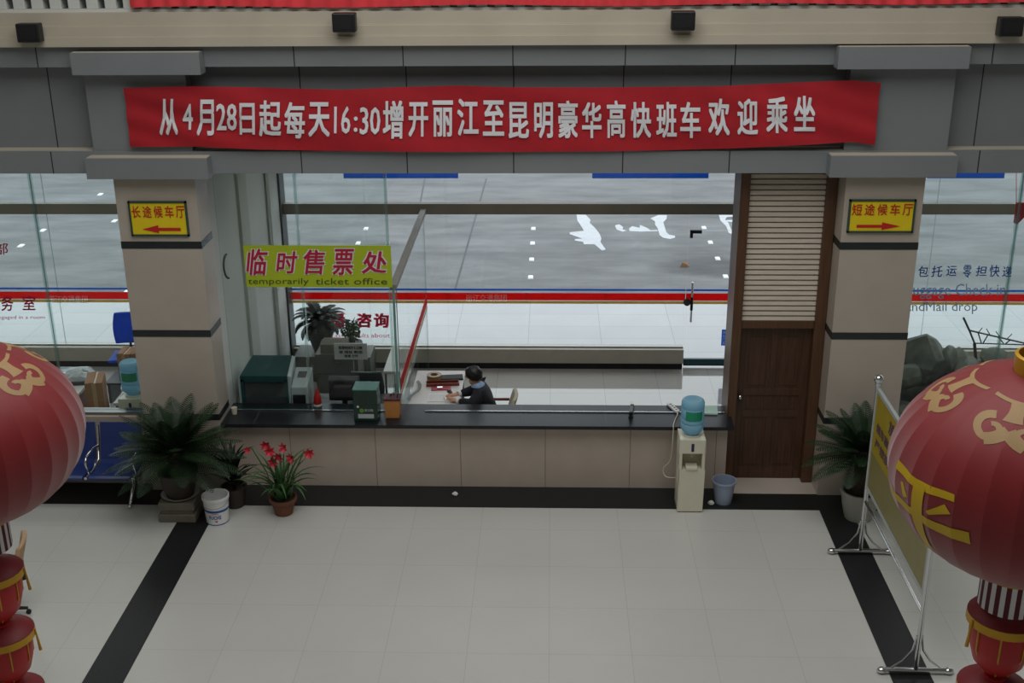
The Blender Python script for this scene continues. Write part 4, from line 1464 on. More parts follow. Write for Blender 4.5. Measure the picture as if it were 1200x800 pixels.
# low cabinet by the window carrying two plants
t = thing('low_cabinet', 'low grey cabinet under the windows with two potted plants on it', 'cabinet', (-3.3, 16.78, 0))
obj('body', MB().box(-0.55, 0.6, -0.25, 0.27, 0, 0.40), M_OLIVE, t, bevel=0.005)
for x in (-0.28, 0.3):
    d = obj('door', MB().box(x - 0.26, x + 0.26, -0.265, -0.25, 0.03, 0.38), M_OLIVE, t)
    obj('handle', MB().box(x - 0.02, x + 0.02, -0.275, -0.265, 0.2, 0.28), M_STEEL, d)
t = thing('potted_palm', 'tall plant with drooping fronds in a dark pot by the ticket office window', 'potted plant', (-3.47, 16.78, 0.40))
obj('pot', MB().lathe([(0.001, 0), (0.11, 0), (0.2, 0.30), (0.215, 0.31), (0.215, 0.36), (0.19, 0.36), (0.18, 0.31), (0.001, 0.3)], 24), mat('slate_pot', (50, 58, 58), 0.5), t, smooth=40)
m = MB().tube([(0, 0, 0.3), (0.01, 0, 0.62)], 0.05, 10)
obj('trunk', m, M_TRUNK, t)
m = MB()
cycad_foliage(m, (0, 0, 0.5), 0.42, 1.0, 34, 21, droop=1.5)
obj('foliage', m, M_LEAFD, t)
t = thing('potted_shrub', 'small leafy shrub in a round pot by the ticket office window', 'potted plant', (-3.0, 16.74, 0.40))
obj('pot', MB().lathe([(0.001, 0), (0.13, 0), (0.17, 0.10), (0.16, 0.17), (0.14, 0.17), (0.001, 0.15)], 24), M_POTD, t, smooth=40)
m = MB()
rr = random.Random(4)
stems = MB()
for i in range(16):
    a = i * 2.4
    r_ = 0.05 + 0.13 * ((i * 7) % 16) / 16
    tip = Vector((r_ * math.cos(a), r_ * math.sin(a), 0.28 + 0.30 * (1 - r_ / 0.2) * rr.uniform(0.7, 1.1) + 0.05))
    stems.tube([(0.3 * tip.x, 0.3 * tip.y, 0.15), tuple(tip)], 0.005, 5)
    for k in range(13):
        c = Vector((0.3 * tip.x, 0.3 * tip.y, 0.15)).lerp(tip, 0.3 + 0.7 * k / 12)
        d = Vector((rr.uniform(-1, 1), rr.uniform(-1, 1), rr.uniform(-0.4, 0.8))).normalized()
        s = d.orthogonal().normalized() * 0.02
        m.add([c, c + d * 0.03 + s, c + d * 0.07, c + d * 0.03 - s], [(0, 1, 2, 3)])
obj('stems', stems, M_TRUNK, t)
obj('leaves', m, mat('shrub_leaf', (58, 86, 52), 0.5, var=0.3, scale=15), t)

# ------------------------------------------------------------------ clerk's desk and the clerk
t = thing('clerk_desk', 'pale desk covered with papers in front of the seated clerk', 'desk', (-1.5, 14.55, 0))
obj('desktop', MB().box(-0.33, 0.33, -0.62, 0.62, 0.715, 0.75), M_DESKW, t, bevel=0.005)
for sx in (-0.29, 0.29):
    for sy in (-0.57, 0.57):
        obj('leg', MB().box(sx - 0.02, sx + 0.02, sy - 0.02, sy + 0.02, 0, 0.715), M_STEEL, t)
obj('modesty_panel', MB().box(-0.31, -0.29, -0.55, 0.55, 0.2, 0.715), M_DESKW, t)
t = thing('side_table', 'pale grey low table beside the partition, left of the clerk desk', 'table', (-2.12, 15.75, 0))
obj('top', MB().box(-0.2, 0.2, -0.5, 0.5, 0.66, 0.70), M_DESKW, t, bevel=0.005)
for sx in (-0.17, 0.17):
    for sy in (-0.46, 0.46):
        obj('leg', MB().box(sx - 0.015, sx + 0.015, sy - 0.015, sy + 0.015, 0, 0.66), M_STEEL, t)

p = at(528, 442, z=0.77)
t = thing('keyboard', 'black keyboard lying on the pale desk in front of the clerk', 'keyboard', (p.x, p.y, 0.75), 0.12)
obj('case', MB().hexa([(-0.17, -0.07, 0), (0.17, -0.07, 0), (0.17, 0.07, 0), (-0.17, 0.07, 0)], [(-0.165, -0.065, 0.02), (0.165, -0.065, 0.02), (0.165, 0.065, 0.035), (-0.165, 0.065, 0.035)]), M_BLACK, t)
m = MB()
for r_ in range(5):
    for c_ in range(14):
        x, y = -0.155 + c_ * 0.0225, -0.055 + r_ * 0.0235
        z = 0.0215 + r_ * 0.0027
        m.box(x, x + 0.018, y, y + 0.018, z, z + 0.006)
obj('keys', m, M_DGREY, t)
p = at(509, 443, z=0.77)
t = thing('tape_roll', 'fat brown roll of tape standing on the desk left of the keyboard', 'tape roll', (p.x, p.y, 0.75))
obj('roll', MB().lathe([(0.05, 0), (0.1, 0), (0.1, 0.075), (0.05, 0.075), (0.05, 0)], 24), mat('brown_tape', (140, 112, 72), 0.35, var=0.1), t, smooth=40)
p = at(517, 449, z=0.77)
t = thing('wooden_tray', 'reddish brown desk tray under the hands of the clerk', 'tray', (p.x + 0.02, p.y, 0.75), 0.12)
m = MB().box(-0.22, 0.22, -0.06, 0.06, 0, 0.01).box(-0.22, 0.22, -0.06, -0.05, 0.01, 0.04).box(-0.22, 0.22, 0.05, 0.06, 0.01, 0.04).box(-0.22, -0.21, -0.05, 0.05, 0.01, 0.04).box(0.21, 0.22, -0.05, 0.05, 0.01, 0.04)
obj('tray_body', m, M_REDW, t)
p = at(517, 455, z=0.75)
t = thing('red_folder', 'crimson folder on the desk below the brown tray', 'folder', (p.x, p.y - 0.02, 0.75), 0.1)
obj('cover', MB().box(-0.13, 0.13, -0.05, 0.05, 0, 0.012), mat('crimson_card', (170, 40, 70), 0.5), t)
obj('clip', MB().box(-0.05, 0.02, -0.02, 0.02, 0.012, 0.03), M_CHROME, t)
p = at(513, 466, z=0.75)
t = thing('ledger', 'open white ledger sheet on the desk nearest the counter', 'paper', (p.x, p.y, 0.75), 0.05)
obj('sheets', MB().box(-0.13, 0.13, -0.13, 0.13, 0, 0.008), M_PAPER, t)
m = MB()
for k in range(9):
    m.box(-0.11, 0.11, -0.115 + k * 0.026, -0.113 + k * 0.026, 0.0075, 0.0088)
obj('ruling', m, M_LGREY, t)
p = at(526, 456, z=0.75)
t = thing('computer_mouse', 'small grey computer mouse on the desk below the keyboard', 'mouse', (p.x + 0.02, p.y - 0.10, 0.75), 0.6)
obj('shell', MB().sphere((0, 0, 0.0), 0.03, 0.055, 0.035, 14, 8), M_DGREY, t, smooth=60)
p = at(497, 458, z=0.76)
pts = []
for k in range(60):
    s = k / 59
    c = Vector((-1.78 + 0.05 * math.sin(s * 5), 14.72 - 0.62 * s, 0.765))
    pts.append(c + Vector((0.022 * math.cos(k * 1.6), 0, 0.012 + 0.012 * math.sin(k * 1.6))))
tag(obj('coiled_cable', MB().tube(pts, 0.007, 6), M_LGREY, smooth=60), 'grey coiled cable along the left edge of the desk', 'cable')
p = at(535, 467, z=0.76)
t = thing('paper_stack', 'small stack of white papers on the desk edge beside the clerk', 'paper', (-1.28, 14.17, 0.75), 0.3)
for k in range(3):
    obj('sheet', MB().box(-0.1 + k * 0.004, 0.1 + k * 0.004, -0.07, 0.07, k * 0.012, k * 0.012 + 0.011), M_PAPER, t)


# the clerk, facing -x and writing at the desk
def skin_body(name, joints, edges, mat_, parent=None, sub=2):
    me = bpy.data.meshes.new(name)
    keys = list(joints)
    me.from_pydata([joints[k][0] for k in keys], [(keys.index(a), keys.index(b)) for a, b in edges], [])
    tmp = bpy.data.objects.new(name, me)
    COL.objects.link(tmp)
    md = tmp.modifiers.new('skin', 'SKIN')
    md.use_smooth_shade = True
    for i, k in enumerate(keys):
        r_ = joints[k][1]
        me.skin_vertices[0].data[i].radius = r_ if isinstance(r_, tuple) else (r_, r_)
    me.skin_vertices[0].data[0].use_root = True
    s = tmp.modifiers.new('sub', 'SUBSURF')
    s.levels = s.render_levels = sub
    m2 = bpy.data.meshes.new_from_object(tmp.evaluated_get(bpy.context.evaluated_depsgraph_get()))
    bpy.data.objects.remove(tmp)
    bpy.data.meshes.remove(me)
    m2.name = name
    m2.materials.clear()
    m2.materials.append(mat_)
    for pz in m2.polygons:
        pz.use_smooth = True
        pz.material_index = 0
    o_ = bpy.data.objects.new(name, m2)
    COL.objects.link(o_)
    if parent:
        o_.parent = parent
    return o_


PX, PY = -0.83, 14.14
per = thing('person', 'seated clerk with short black hair in a dark sweater leaning over the desk', 'person', (PX, PY, 0))
# local: forward = -x, left hand side of the body = -y
J = {
    'pelvis': ((0.0, 0, 0.55), (0.12, 0.15)), 'waist': ((-0.01, 0, 0.68), (0.085, 0.11)), 'chest': ((-0.06, 0, 0.84), (0.09, 0.13)), 'neck0': ((-0.10, 0, 0.955), 0.062),
    'neck': ((-0.125, 0, 1.0), 0.052), 'head0': ((-0.15, 0, 1.05), (0.072, 0.068)), 'head1': ((-0.165, 0, 1.12), (0.095, 0.078)), 'head2': ((-0.15, 0, 1.185), (0.075, 0.066)),
    'jaw': ((-0.215, 0, 1.045), 0.038), 'nose': ((-0.275, 0, 1.085), 0.013)}
E_ = [('pelvis', 'waist'), ('waist', 'chest'), ('chest', 'neck0'), ('neck0', 'neck'), ('neck', 'head0'), ('head0', 'head1'), ('head1', 'head2'), ('head0', 'jaw'), ('head1', 'nose')]
hands = {'L': ((-0.36, -0.09, 0.79), (-0.43, -0.05, 0.795)), 'R': ((-0.37, 0.10, 0.80), (-0.44, 0.07, 0.80))}
for s, sg in (('L', -1), ('R', 1)):
    J['sh' + s] = ((-0.08, sg * 0.16, 0.90), 0.045)
    J['el' + s] = ((-0.17, sg * 0.23, 0.75 + 0.05), 0.036)
    J['wr' + s] = (hands[s][0], 0.028)
    J['pa' + s] = (hands[s][1], (0.036, 0.018))
    E_ += [('chest', 'sh' + s), ('sh' + s, 'el' + s), ('el' + s, 'wr' + s), ('wr' + s, 'pa' + s)]
    wr, pa = Vector(hands[s][0]), Vector(hands[s][1])
    d = (pa - wr).normalized()
    sd = Vector((-d.y, d.x, 0))
    for k, (o_, ln) in enumerate(((-0.027, 0.062), (-0.009, 0.07), (0.009, 0.066), (0.027, 0.052))):
        J['f%d%s' % (k, s)] = (tuple(pa + sd * o_ + d * 0.035 + Vector((0, 0, 0.006))), 0.0095)
        J['g%d%s' % (k, s)] = (tuple(pa + sd * o_ * 1.15 + d * (0.035 + ln * 0.55) + Vector((0, 0, -0.004))), 0.0085)
        J['h%d%s' % (k, s)] = (tuple(pa + sd * o_ * 1.15 + d * (0.035 + ln * 0.85) + Vector((0, 0, -0.022))), 0.007)
        E_ += [('pa' + s, 'f%d%s' % (k, s)), ('f%d%s' % (k, s), 'g%d%s' % (k, s)), ('g%d%s' % (k, s), 'h%d%s' % (k, s))]
    ts = -1 if s == 'R' else 1
    J['t0' + s] = (tuple(wr.lerp(pa, 0.55) + sd * -0.038 * sg * -1 * -1), 0.011)
    J['t1' + s] = (tuple(pa + sd * -0.052 * sg + d * 0.02 + Vector((0, 0, -0.008))), 0.009)
    E_ += [('wr' + s, 't0' + s), ('t0' + s, 't1' + s)]
    J['hip' + s] = ((-0.02, sg * 0.09, 0.52), 0.085)
    J['kn' + s] = ((-0.43, sg * 0.11, 0.51), 0.06)
    J['an' + s] = ((-0.40, sg * 0.11, 0.09), 0.042)
    J['toe' + s] = ((-0.55, sg * 0.12, 0.04), 0.035)
    E_ += [('pelvis', 'hip' + s), ('hip' + s, 'kn' + s), ('kn' + s, 'an' + s), ('an' + s, 'toe' + s)]
body = skin_body('body', J, E_, M_SKIN, per)


def fat(keys, add):
    out = {}
    for k in keys:
        p_, r_ = J[k]
        out[k] = (p_, tuple(x + add for x in r_) if isinstance(r_, tuple) else r_ + add)
    return out


SK = fat(['pelvis', 'waist', 'chest', 'neck0', 'shL', 'elL', 'shR', 'elR'], 0.045)
for s in 'LR':
    a, b = Vector(J['el' + s][0]), Vector(J['wr' + s][0])
    SK['cu' + s] = (tuple(a.lerp(b, 0.9)), 0.05)
    SK['sh' + s] = (J['sh' + s][0], 0.098)
    SK['el' + s] = (J['el' + s][0], 0.082)
    SK['mi' + s] = (tuple(Vector(J['sh' + s][0]).lerp(a, 0.5)), 0.085)
SK['neck0'] = ((-0.095, 0, 0.945), 0.068)
skin_body('sweater', SK, [('pelvis', 'waist'), ('waist', 'chest'), ('chest', 'neck0'), ('chest', 'shL'), ('shL', 'miL'), ('miL', 'elL'), ('elL', 'cuL'), ('chest', 'shR'), ('shR', 'miR'), ('miR', 'elR'), ('elR', 'cuR')], M_SWEATER, per)
TK = fat(['pelvis', 'hipL', 'knL', 'anL', 'hipR', 'knR', 'anR'], 0.018)
skin_body('trousers', TK, [('pelvis', 'hipL'), ('hipL', 'knL'), ('knL', 'anL'), ('pelvis', 'hipR'), ('hipR', 'knR'), ('knR', 'anR')], M_TROUSER, per)
m = MB()
for sgn in (-1, 1):
    m.tube([(-0.50, sgn * 0.115, 0.035), (-0.40, sgn * 0.11, 0.045)], [0.045, 0.05], 10)
    m.tube([(-0.60, sgn * 0.12, 0.03), (-0.50, sgn * 0.115, 0.035)], [0.03, 0.045], 10)
obj('shoes', m, M_BLACK, per, smooth=60)
# shirt collar
m = MB()
K = 16
for k in range(K):
    a0, a1 = 2 * math.pi * k / K, 2 * math.pi * (k + 1) / K
    rows = []
    for a in (a0, a1):
        c, s = math.cos(a), math.sin(a)
        rows.append([Vector((-0.12 + 0.06 * c - 0.01, 0.06 * s, 1.012 + 0.015 * c)), Vector((-0.105 + 0.088 * c, 0.09 * s, 0.975 + 0.02 * c)), Vector((-0.10 + 0.082 * c, 0.084 * s, 0.955))])
    m.add(rows[0] + rows[1], [(0, 1, 4, 3), (1, 2, 5, 4)])
obj('shirt_collar', m, M_SHIRT, per, smooth=60)
m = MB()
for s in 'LR':
    a, b = Vector(J['el' + s][0]), Vector(J['wr' + s][0])
    m.tube([tuple(a.lerp(b, 0.86)), tuple(a.lerp(b, 1.02))], [0.04, 0.038], 12, caps=False)
obj('shirt_cuffs', m, M_PAPER, per, smooth=60)
# hair cap over crown, back and sides
m = MB()
rr = random.Random(2)
NA, NB = 28, 12
vs_ = []
for j in range(NB + 1):
    th = math.pi * 0.5 - (math.pi * 0.5 + 0.55) * j / NB
    for i in range(NA):
        a = 2 * math.pi * i / NA
        front = max(0, -math.cos(a))
        e = th + (0.85 * front ** 1.5 * j / NB)
        jit = 1 + 0.035 * math.sin(i * 5.1 + j * 1.3) + rr.uniform(-0.02, 0.02)
        vs_.append((-0.155 + 0.118 * jit * math.cos(e) * math.cos(a), 0.095 * jit * math.cos(e) * math.sin(a), 1.12 + 0.118 * jit * math.sin(e)))
m.add(vs_, [(j * NA + i, j * NA + (i + 1) % NA, (j + 1) * NA + (i + 1) % NA, (j + 1) * NA + i) for j in range(NB) for i in range(NA)])
obj('hair', m, M_HAIR, per, smooth=60)
m = MB()
for sgn in (-1, 1):
    m.sphere((-0.245, sgn * 0.03, 1.115), 0.011, n=10, m=8)
obj('eyes', m, M_BLACK, per, smooth=60)
m = MB()
for sgn in (-1, 1):
    m.sphere((-0.145, sgn * 0.084, 1.09), 0.018, 0.008, 0.03, 10, 8)
obj('ears', m, M_SKIN, per, smooth=60)
m = MB()
m.sphere((-0.253, 0, 1.043), 0.006, 0.024, 0.006, 10, 6)
obj('mouth', m, mat('lips', (150, 84, 76), 0.5), per, smooth=60)

# clerk's chair
t = office_chair((PX + 0.05, PY, 0), -math.pi / 2, 'beige backed office chair with red brown armrests under the clerk', M_CHAIRB, 0.43, 0.42)
for sgn in (-1, 1):
    obj('armrest', MB().tube([(sgn * 0.25, -0.18, 0.64), (sgn * 0.26, 0.0, 0.66), (sgn * 0.22, 0.24, 0.68)], 0.02, 8), M_REDW, t, smooth=60)
    obj('armrest_post', MB().tube([(sgn * 0.24, -0.1, 0.40), (sgn * 0.255, -0.05, 0.65)], 0.014, 8), M_BLACK, t)

# ------------------------------------------------------------------ left bay: bench, office things
BN = thing('waiting_bench', 'row of blue steel waiting seats with chrome arms below the left bay window', 'bench', (-6.1, 12.95, 0))
pitch = 0.57
for k in range(4):
    x = 1.145 - 0.285 - k * pitch
    m = MB()
    hw = 0.255
    prof = [(-0.43, 0.40), (-0.45, 0.435), (-0.40, 0.445), (-0.2, 0.42), (-0.03, 0.425), (0.02, 0.46), (0.09, 0.66), (0.145, 0.90), (0.165, 0.895), (0.11, 0.65), (0.04, 0.44), (0.0, 0.405), (-0.2, 0.395)]
    m.prism(prof, lambda u, v, w_, x=x: Vector((x - hw + w_, u, v)), 2 * hw)
    obj('seat_shell', m, M_BLUEP, BN, bevel=0.006)
for k in range(5):
    x = 1.145 - k * pitch
    m = MB()
    m.tube([(x, 0.15, 0.86), (x, 0.10, 0.66), (x, 0.03, 0.45), (x, -0.2, 0.41), (x, -0.42, 0.42)], 0.019, 8)
    m.tube([(x, 0.07, 0.62), (x, -0.1, 0.66), (x, -0.33, 0.64), (x, -0.36, 0.58), (x, -0.3, 0.42)], 0.017, 8)
    obj('arm_frame', m, M_CHROME, BN, smooth=60)
m = MB().box(-1.15, 1.15, -0.19, -0.12, 0.33, 0.385)
obj('beam', m, M_BLACK, BN)
for x in (-0.9, 1.05):
    m = MB()
    m.tube([(x, -0.15, 0.34), (x, -0.2, 0.2), (x, -0.38, 0.03)], 0.022, 8)
    m.tube([(x, -0.15, 0.34), (x, -0.1, 0.2), (x, 0.1, 0.03)], 0.022, 8)
    m.sphere((x, -0.38, 0.028), 0.028, n=10, m=8).sphere((x, 0.1, 0.028), 0.028, n=10, m=8)
    obj('leg', m, M_CHROME, BN, smooth=60)

t = thing('bay_desk', 'white topped office desk behind the left bay glass', 'desk', (-6.95, 14.62, 0))
obj('desktop', MB().box(-0.75, 0.72, -0.4, 0.4, 0.71, 0.75), M_DESKW, t, bevel=0.005)
for x in (-0.7, 0.67):
    obj('side_panel', MB().box(x - 0.02, x + 0.02, -0.36, 0.36, 0, 0.71), M_REDW, t)
obj('back_panel', MB().box(-0.68, 0.65, 0.3, 0.32, 0.15, 0.71), M_REDW, t)
t = thing('wrapped_parcel', 'parcel in shiny grey plastic wrap lying on the desk in the left bay', 'parcel', (-6.52, 14.78, 0.75), 0.15)
m = MB()
NU = 10
g2 = []
rr = random.Random(6)
for j in range(NU + 1):
    for i in range(NU + 1):
        e = min(i, j, NU - i, NU - j)
        g2.append((-0.3 + 0.6 * i / NU, -0.22 + 0.44 * j / NU, 0.13 * min(1, 0.15 + e * 0.6) + rr.uniform(-0.015, 0.02) if e else 0.0))
m.add(g2, [(j * 11 + i, j * 11 + i + 1, (j + 1) * 11 + i + 1, (j + 1) * 11 + i) for j in range(NU) for i in range(NU)])
m.add([(-0.3, -0.22, 0), (0.3, -0.22, 0), (0.3, 0.22, 0), (-0.3, 0.22, 0)], [(3, 2, 1, 0)])
obj('wrap', m, M_WRAP, t)
obj('strap', MB().box(-0.31, 0.31, -0.23, -0.2, 0.0, 0.05), M_DGREY, t)


def carton(loc, sx, sy, sz, rz, label, m_, name='carton', group=None):
    t_ = thing(name, label, 'carton', loc, rz, group)
    obj('box_body', MB().box(-sx, sx, -sy, sy, 0, sz), m_, t_, bevel=0.004)
    obj('tape_strip', MB().box(-0.025, 0.025, -sy - 0.001, sy + 0.001, sz * 0.6, sz + 0.001), mat('packing_tape', (176, 148, 110), 0.3), t_)
    f_ = MB().hexa([(-sx, -sy, sz), (0, -sy, sz), (0, sy, sz), (-sx, sy, sz)], [(-sx, -sy, sz + 0.004), (0, -sy, sz + 0.012), (0, sy, sz + 0.012), (-sx, sy, sz + 0.004)])
    obj('flap', f_, m_, t_)
    return t_


carton((-5.98, 14.3, 0), 0.11, 0.2, 0.98, 0.25, 'tall brown carton standing beside the desk in the left bay', M_BROWNB)
t = thing('white_cabinet', 'low cabinet with a white top right of the tall carton in the left bay', 'cabinet', (-5.62, 14.55, 0))
obj('top', MB().box(-0.14, 0.3, -0.3, 0.3, 0.6, 0.64), M_DESKW, t)
obj('body', MB().box(-0.12, 0.28, -0.28, 0.28, 0, 0.6), mat('dark_blue_cabinet', (40, 50, 84), 0.5), t)
t = thing('low_shelf', 'dark low shelf under the brown boxes near the left bay window', 'shelf', (-5.8, 15.9, 0))
obj('top', MB().box(-0.62, 0.62, -0.22, 0.22, 0.29, 0.32), M_DGREY, t)
for x in (-0.58, 0.58):
    obj('side_panel', MB().box(x - 0.02, x + 0.02, -0.2, 0.2, 0, 0.29), M_DGREY, t)
for k in range(4):
    carton((-6.13 + k * 0.20, 15.9, 0.32), 0.095, 0.15, 0.42, 0.04 * (k % 2), ['brown file box on the low shelf in the left bay, leftmost of four', 'brown file box on the low shelf in the left bay, second from the left', 'brown file box on the low shelf in the left bay, third from the left', 'brown file box on the low shelf in the left bay, nearest the pillar'][k], M_BROWNB, 'file_box', 'brown boxes near the left bay window')
office_chair((-6.36, 16.5, 0), 0.1, 'blue backed chair by the left bay window above the brown boxes', film('blue_chair_shell', (30, 100, 210), 0.5), 0.44, 0.56)

# ------------------------------------------------------------------ right bay: rockery, frame, red cloth
t = thing('rockery', 'heap of dark grey boulders behind the glass of the right bay', 'rockery', (5.3, 14.6, 0))
rr = random.Random(12)


def boulder(c, r_, seed, sq=(1, 1, 1)):
    r2 = random.Random(seed)
    bm = bmesh.new()
    bmesh.ops.create_icosphere(bm, subdivisions=3, radius=1)
    dirs = [Vector((r2.uniform(-1, 1), r2.uniform(-1, 1), r2.uniform(-1, 1))).normalized() for _ in range(17)]
    for v in bm.verts:
        n = v.co.normalized()
        d = 1.0
        for q in dirs:
            k_ = n.dot(q)
            if k_ > 0.62:
                d = min(d, 0.66 / k_ + 0.04)
        v.co = n * d
    m_ = MB()
    vs__ = [(c[0] + v.co.x * r_ * sq[0], c[1] + v.co.y * r_ * sq[1], max(0.0, c[2] + v.co.z * r_ * sq[2])) for v in bm.verts]
    m_.add(vs__, [tuple(v.index for v in f3.verts) for f3 in bm.faces])
    bm.free()
    return obj('boulder', m_, M_ROCK, t, smooth=18)


for i, (c, r_, sq) in enumerate([((-0.5, -0.15, 1.22), 0.47, (0.85, 0.9, 1.2)), ((-0.95, -0.1, 0.9), 0.42, (0.9, 0.9, 1.2)), ((-0.05, -0.1, 1.05), 0.36, (1, 1, 1.1)), ((0.3, 0.0, 0.95), 0.36, (1.1, 1, 0.95)),
                                 ((0.75, 0.05, 0.9), 0.36, (1.1, 1, 0.9)), ((1.2, 0.1, 0.8), 0.4, (1, 1, 0.9)), ((-0.8, -0.4, 0.45), 0.48, (1, 0.9, 1)), ((-0.1, -0.45, 0.5), 0.5, (1.1, 0.9, 1)),
                                 ((0.7, -0.4, 0.45), 0.5, (1.2, 0.9, 1)), ((1.4, -0.3, 0.4), 0.45, (1, 1, 1)), ((-0.4, 0.35, 0.5), 0.6, (1.4, 0.8, 1)), ((0.8, 0.4, 0.45), 0.6, (1.3, 0.8, 0.9)), ((-0.35, -0.55, 0.85), 0.28, (1, 1, 1)), ((0.25, -0.5, 0.85), 0.26, (1.1, 1, 0.8)), ((-0.75, -0.35, 1.08), 0.22, (1, 1, 1.1)), ((-0.25, -0.3, 1.28), 0.2, (0.8, 1, 1.2)), ((0.02, -0.3, 1.15), 0.22, (1, 1, 1.2)), ((-0.55, -0.5, 0.62), 0.26, (1.2, 1, 1)), ((0.5, -0.35, 0.95), 0.22, (1, 1, 1.1)), ((0.95, -0.3, 0.92), 0.25, (1.2, 1, 1)), ((0.45, 0.0, 1.25), 0.2, (1.3, 1, 0.7))]):
    boulder(c, r_ * 0.86, 30 + i, sq)
t = thing('metal_frame', 'thin dark lattice frame lying across the boulders in the right bay', 'frame', (5.7, 14.55, 1.3))
m = MB()
P0 = lambda px, py: at(px, py, Y=14.55) - Vector(t.location)
A_, B_, C_, D_ = P0(1129, 372), P0(1136, 387), P0(1205, 403), P0(1142, 402)
m.tube([A_, B_], 0.014, 6).tube([B_, C_], 0.012, 6).tube([B_, D_], 0.012, 6).tube([D_, P0(1205, 404)], 0.009, 6)
obj('rail', m, M_DGREY, t)
for k, (u, v) in enumerate((((1146, 389), (1150, 402)), ((1158, 392), (1152, 402)), ((1170, 395), (1176, 402)), ((1184, 398), (1178, 403)))):
    obj('strut', MB().tube([P0(*u), P0(*v)], 0.008, 6), M_DGREY, t)
m = MB()
for (u, v) in (((1147, 389), (1151, 384)), ((1160, 392), (1156, 385)), ((1172, 395), (1167, 388)), ((1180, 397), (1186, 391))):
    m.tube([P0(*u), P0(*v)], 0.006, 5)
obj('wire_ends', m, M_DGREY, t)
m = MB()
m.tube([D_ + Vector((0.0, 0, 0.0)), D_ + Vector((0.05, 0, -0.25))], 0.02, 6)
obj('foot', m, M_DGREY, t)
# red cloth hanging at the right edge
m = MB()
pts = [(1191, 237), (1215, 238), (1212, 256), (1201, 254), (1192, 263), (1188, 261)]
m.prism(pts, lambda u, v, w_: at(u, v, Y=14.0) + Vector((0, w_, 0)), 0.012)
m.tube([at(1191, 237, Y=14.0), at(1191, 190, Y=14.0).lerp(at(1191, 200, Y=14.0), 0.0)], 0.004, 5)
tag(obj('red_pennant', m, M_RED), 'small red cloth pennant hanging behind the right bay glass', 'pennant')

# ------------------------------------------------------------------ stanchion notice board on the right stripe
t = thing('notice_stand', 'yellow notice board between two chrome posts on the right floor stripe', 'notice board', (3.44, 10.6, 0.003))
y0, y1 = -1.08, 1.08
for y in (y0, y1):
    p_ = obj('post', MB().tube([(0, y, 0.04), (0, y, 2.05)], 0.024, 14), M_CHROME, t, smooth=50)
    obj('ball_finial', MB().sphere((0, y, 2.10), 0.05, n=18, m=12).tube([(0, y, 2.03), (0, y, 2.06)], 0.032, 14), M_CHROME, p_, smooth=50)
    f_ = MB()
    f_.tube([(-0.30, y, 0.035), (0.30, y, 0.035)], 0.028, 12)
    for sx in (-1, 1):
        f_.sphere((sx * 0.31, y, 0.033), 0.05, 0.038, 0.033, 12, 8)
    obj('foot', f_, M_CHROME, t, smooth=50)
    b = MB()
    for sx in (-1, 1):
        b.tube([(sx * 0.24, y, 0.05), (sx * 0.13, y, 0.14), (sx * 0.05, y, 0.26), (sx * 0.022, y, 0.42)], 0.011, 8)
    obj('brace', b, M_CHROME, t, smooth=60)
obj('board', MB().box(-0.014, 0.014, y0 + 0.05, y1 - 0.05, 0.86, 1.30), mat('khaki_board', (134, 126, 76), 0.45, var=0.06), t)
obj('board', MB().box(-0.014, 0.014, y0 + 0.05, y1 - 0.05, 1.30, 1.98), mat('yellow_board', (166, 144, 26), 0.45, var=0.06), t)
f_ = MB()
for (a, b, c, d) in ((y0 + 0.02, y1 - 0.02, 0.83, 0.87), (y0 + 0.02, y1 - 0.02, 1.97, 2.01), (y0 + 0.02, y0 + 0.06, 0.87, 1.97), (y1 - 0.06, y1 - 0.02, 0.87, 1.97)):
    f_.box(-0.018, 0.018, a, b, c, d)
obj('board_frame', f_, M_LGREY, t)
obj('lower_rail', MB().tube([(0, y0, 0.66), (0, y1, 0.66)], 0.018, 10), M_CHROME, t, smooth=60)
m = MB()
fnN = lambda u, v: Vector((-0.0165, y1 - 0.06 - u * 2.04, 0.87 + (1 - v) * 1.10))
letters(m, [('旅客须知', 0.25, 0.06, 0.75, 0.2), ('候车旅客请勿吸烟保持卫生', 0.05, 0.26, 0.95, 0.36), ('严禁携带易燃易爆物品', 0.05, 0.42, 0.95, 0.52)], fnN, 0.012)
obj('lettering', m, mat('plum_text', (96, 66, 92), 0.6), t)
# ------------------------------------------------------------------ swivel chair behind the left lantern pendants
office_chair((-5.62, 10.27, 0), -1.3, 'tan backed swivel chair on the floor behind the left lantern pendants', M_WOODT, 0.45, 0.42)


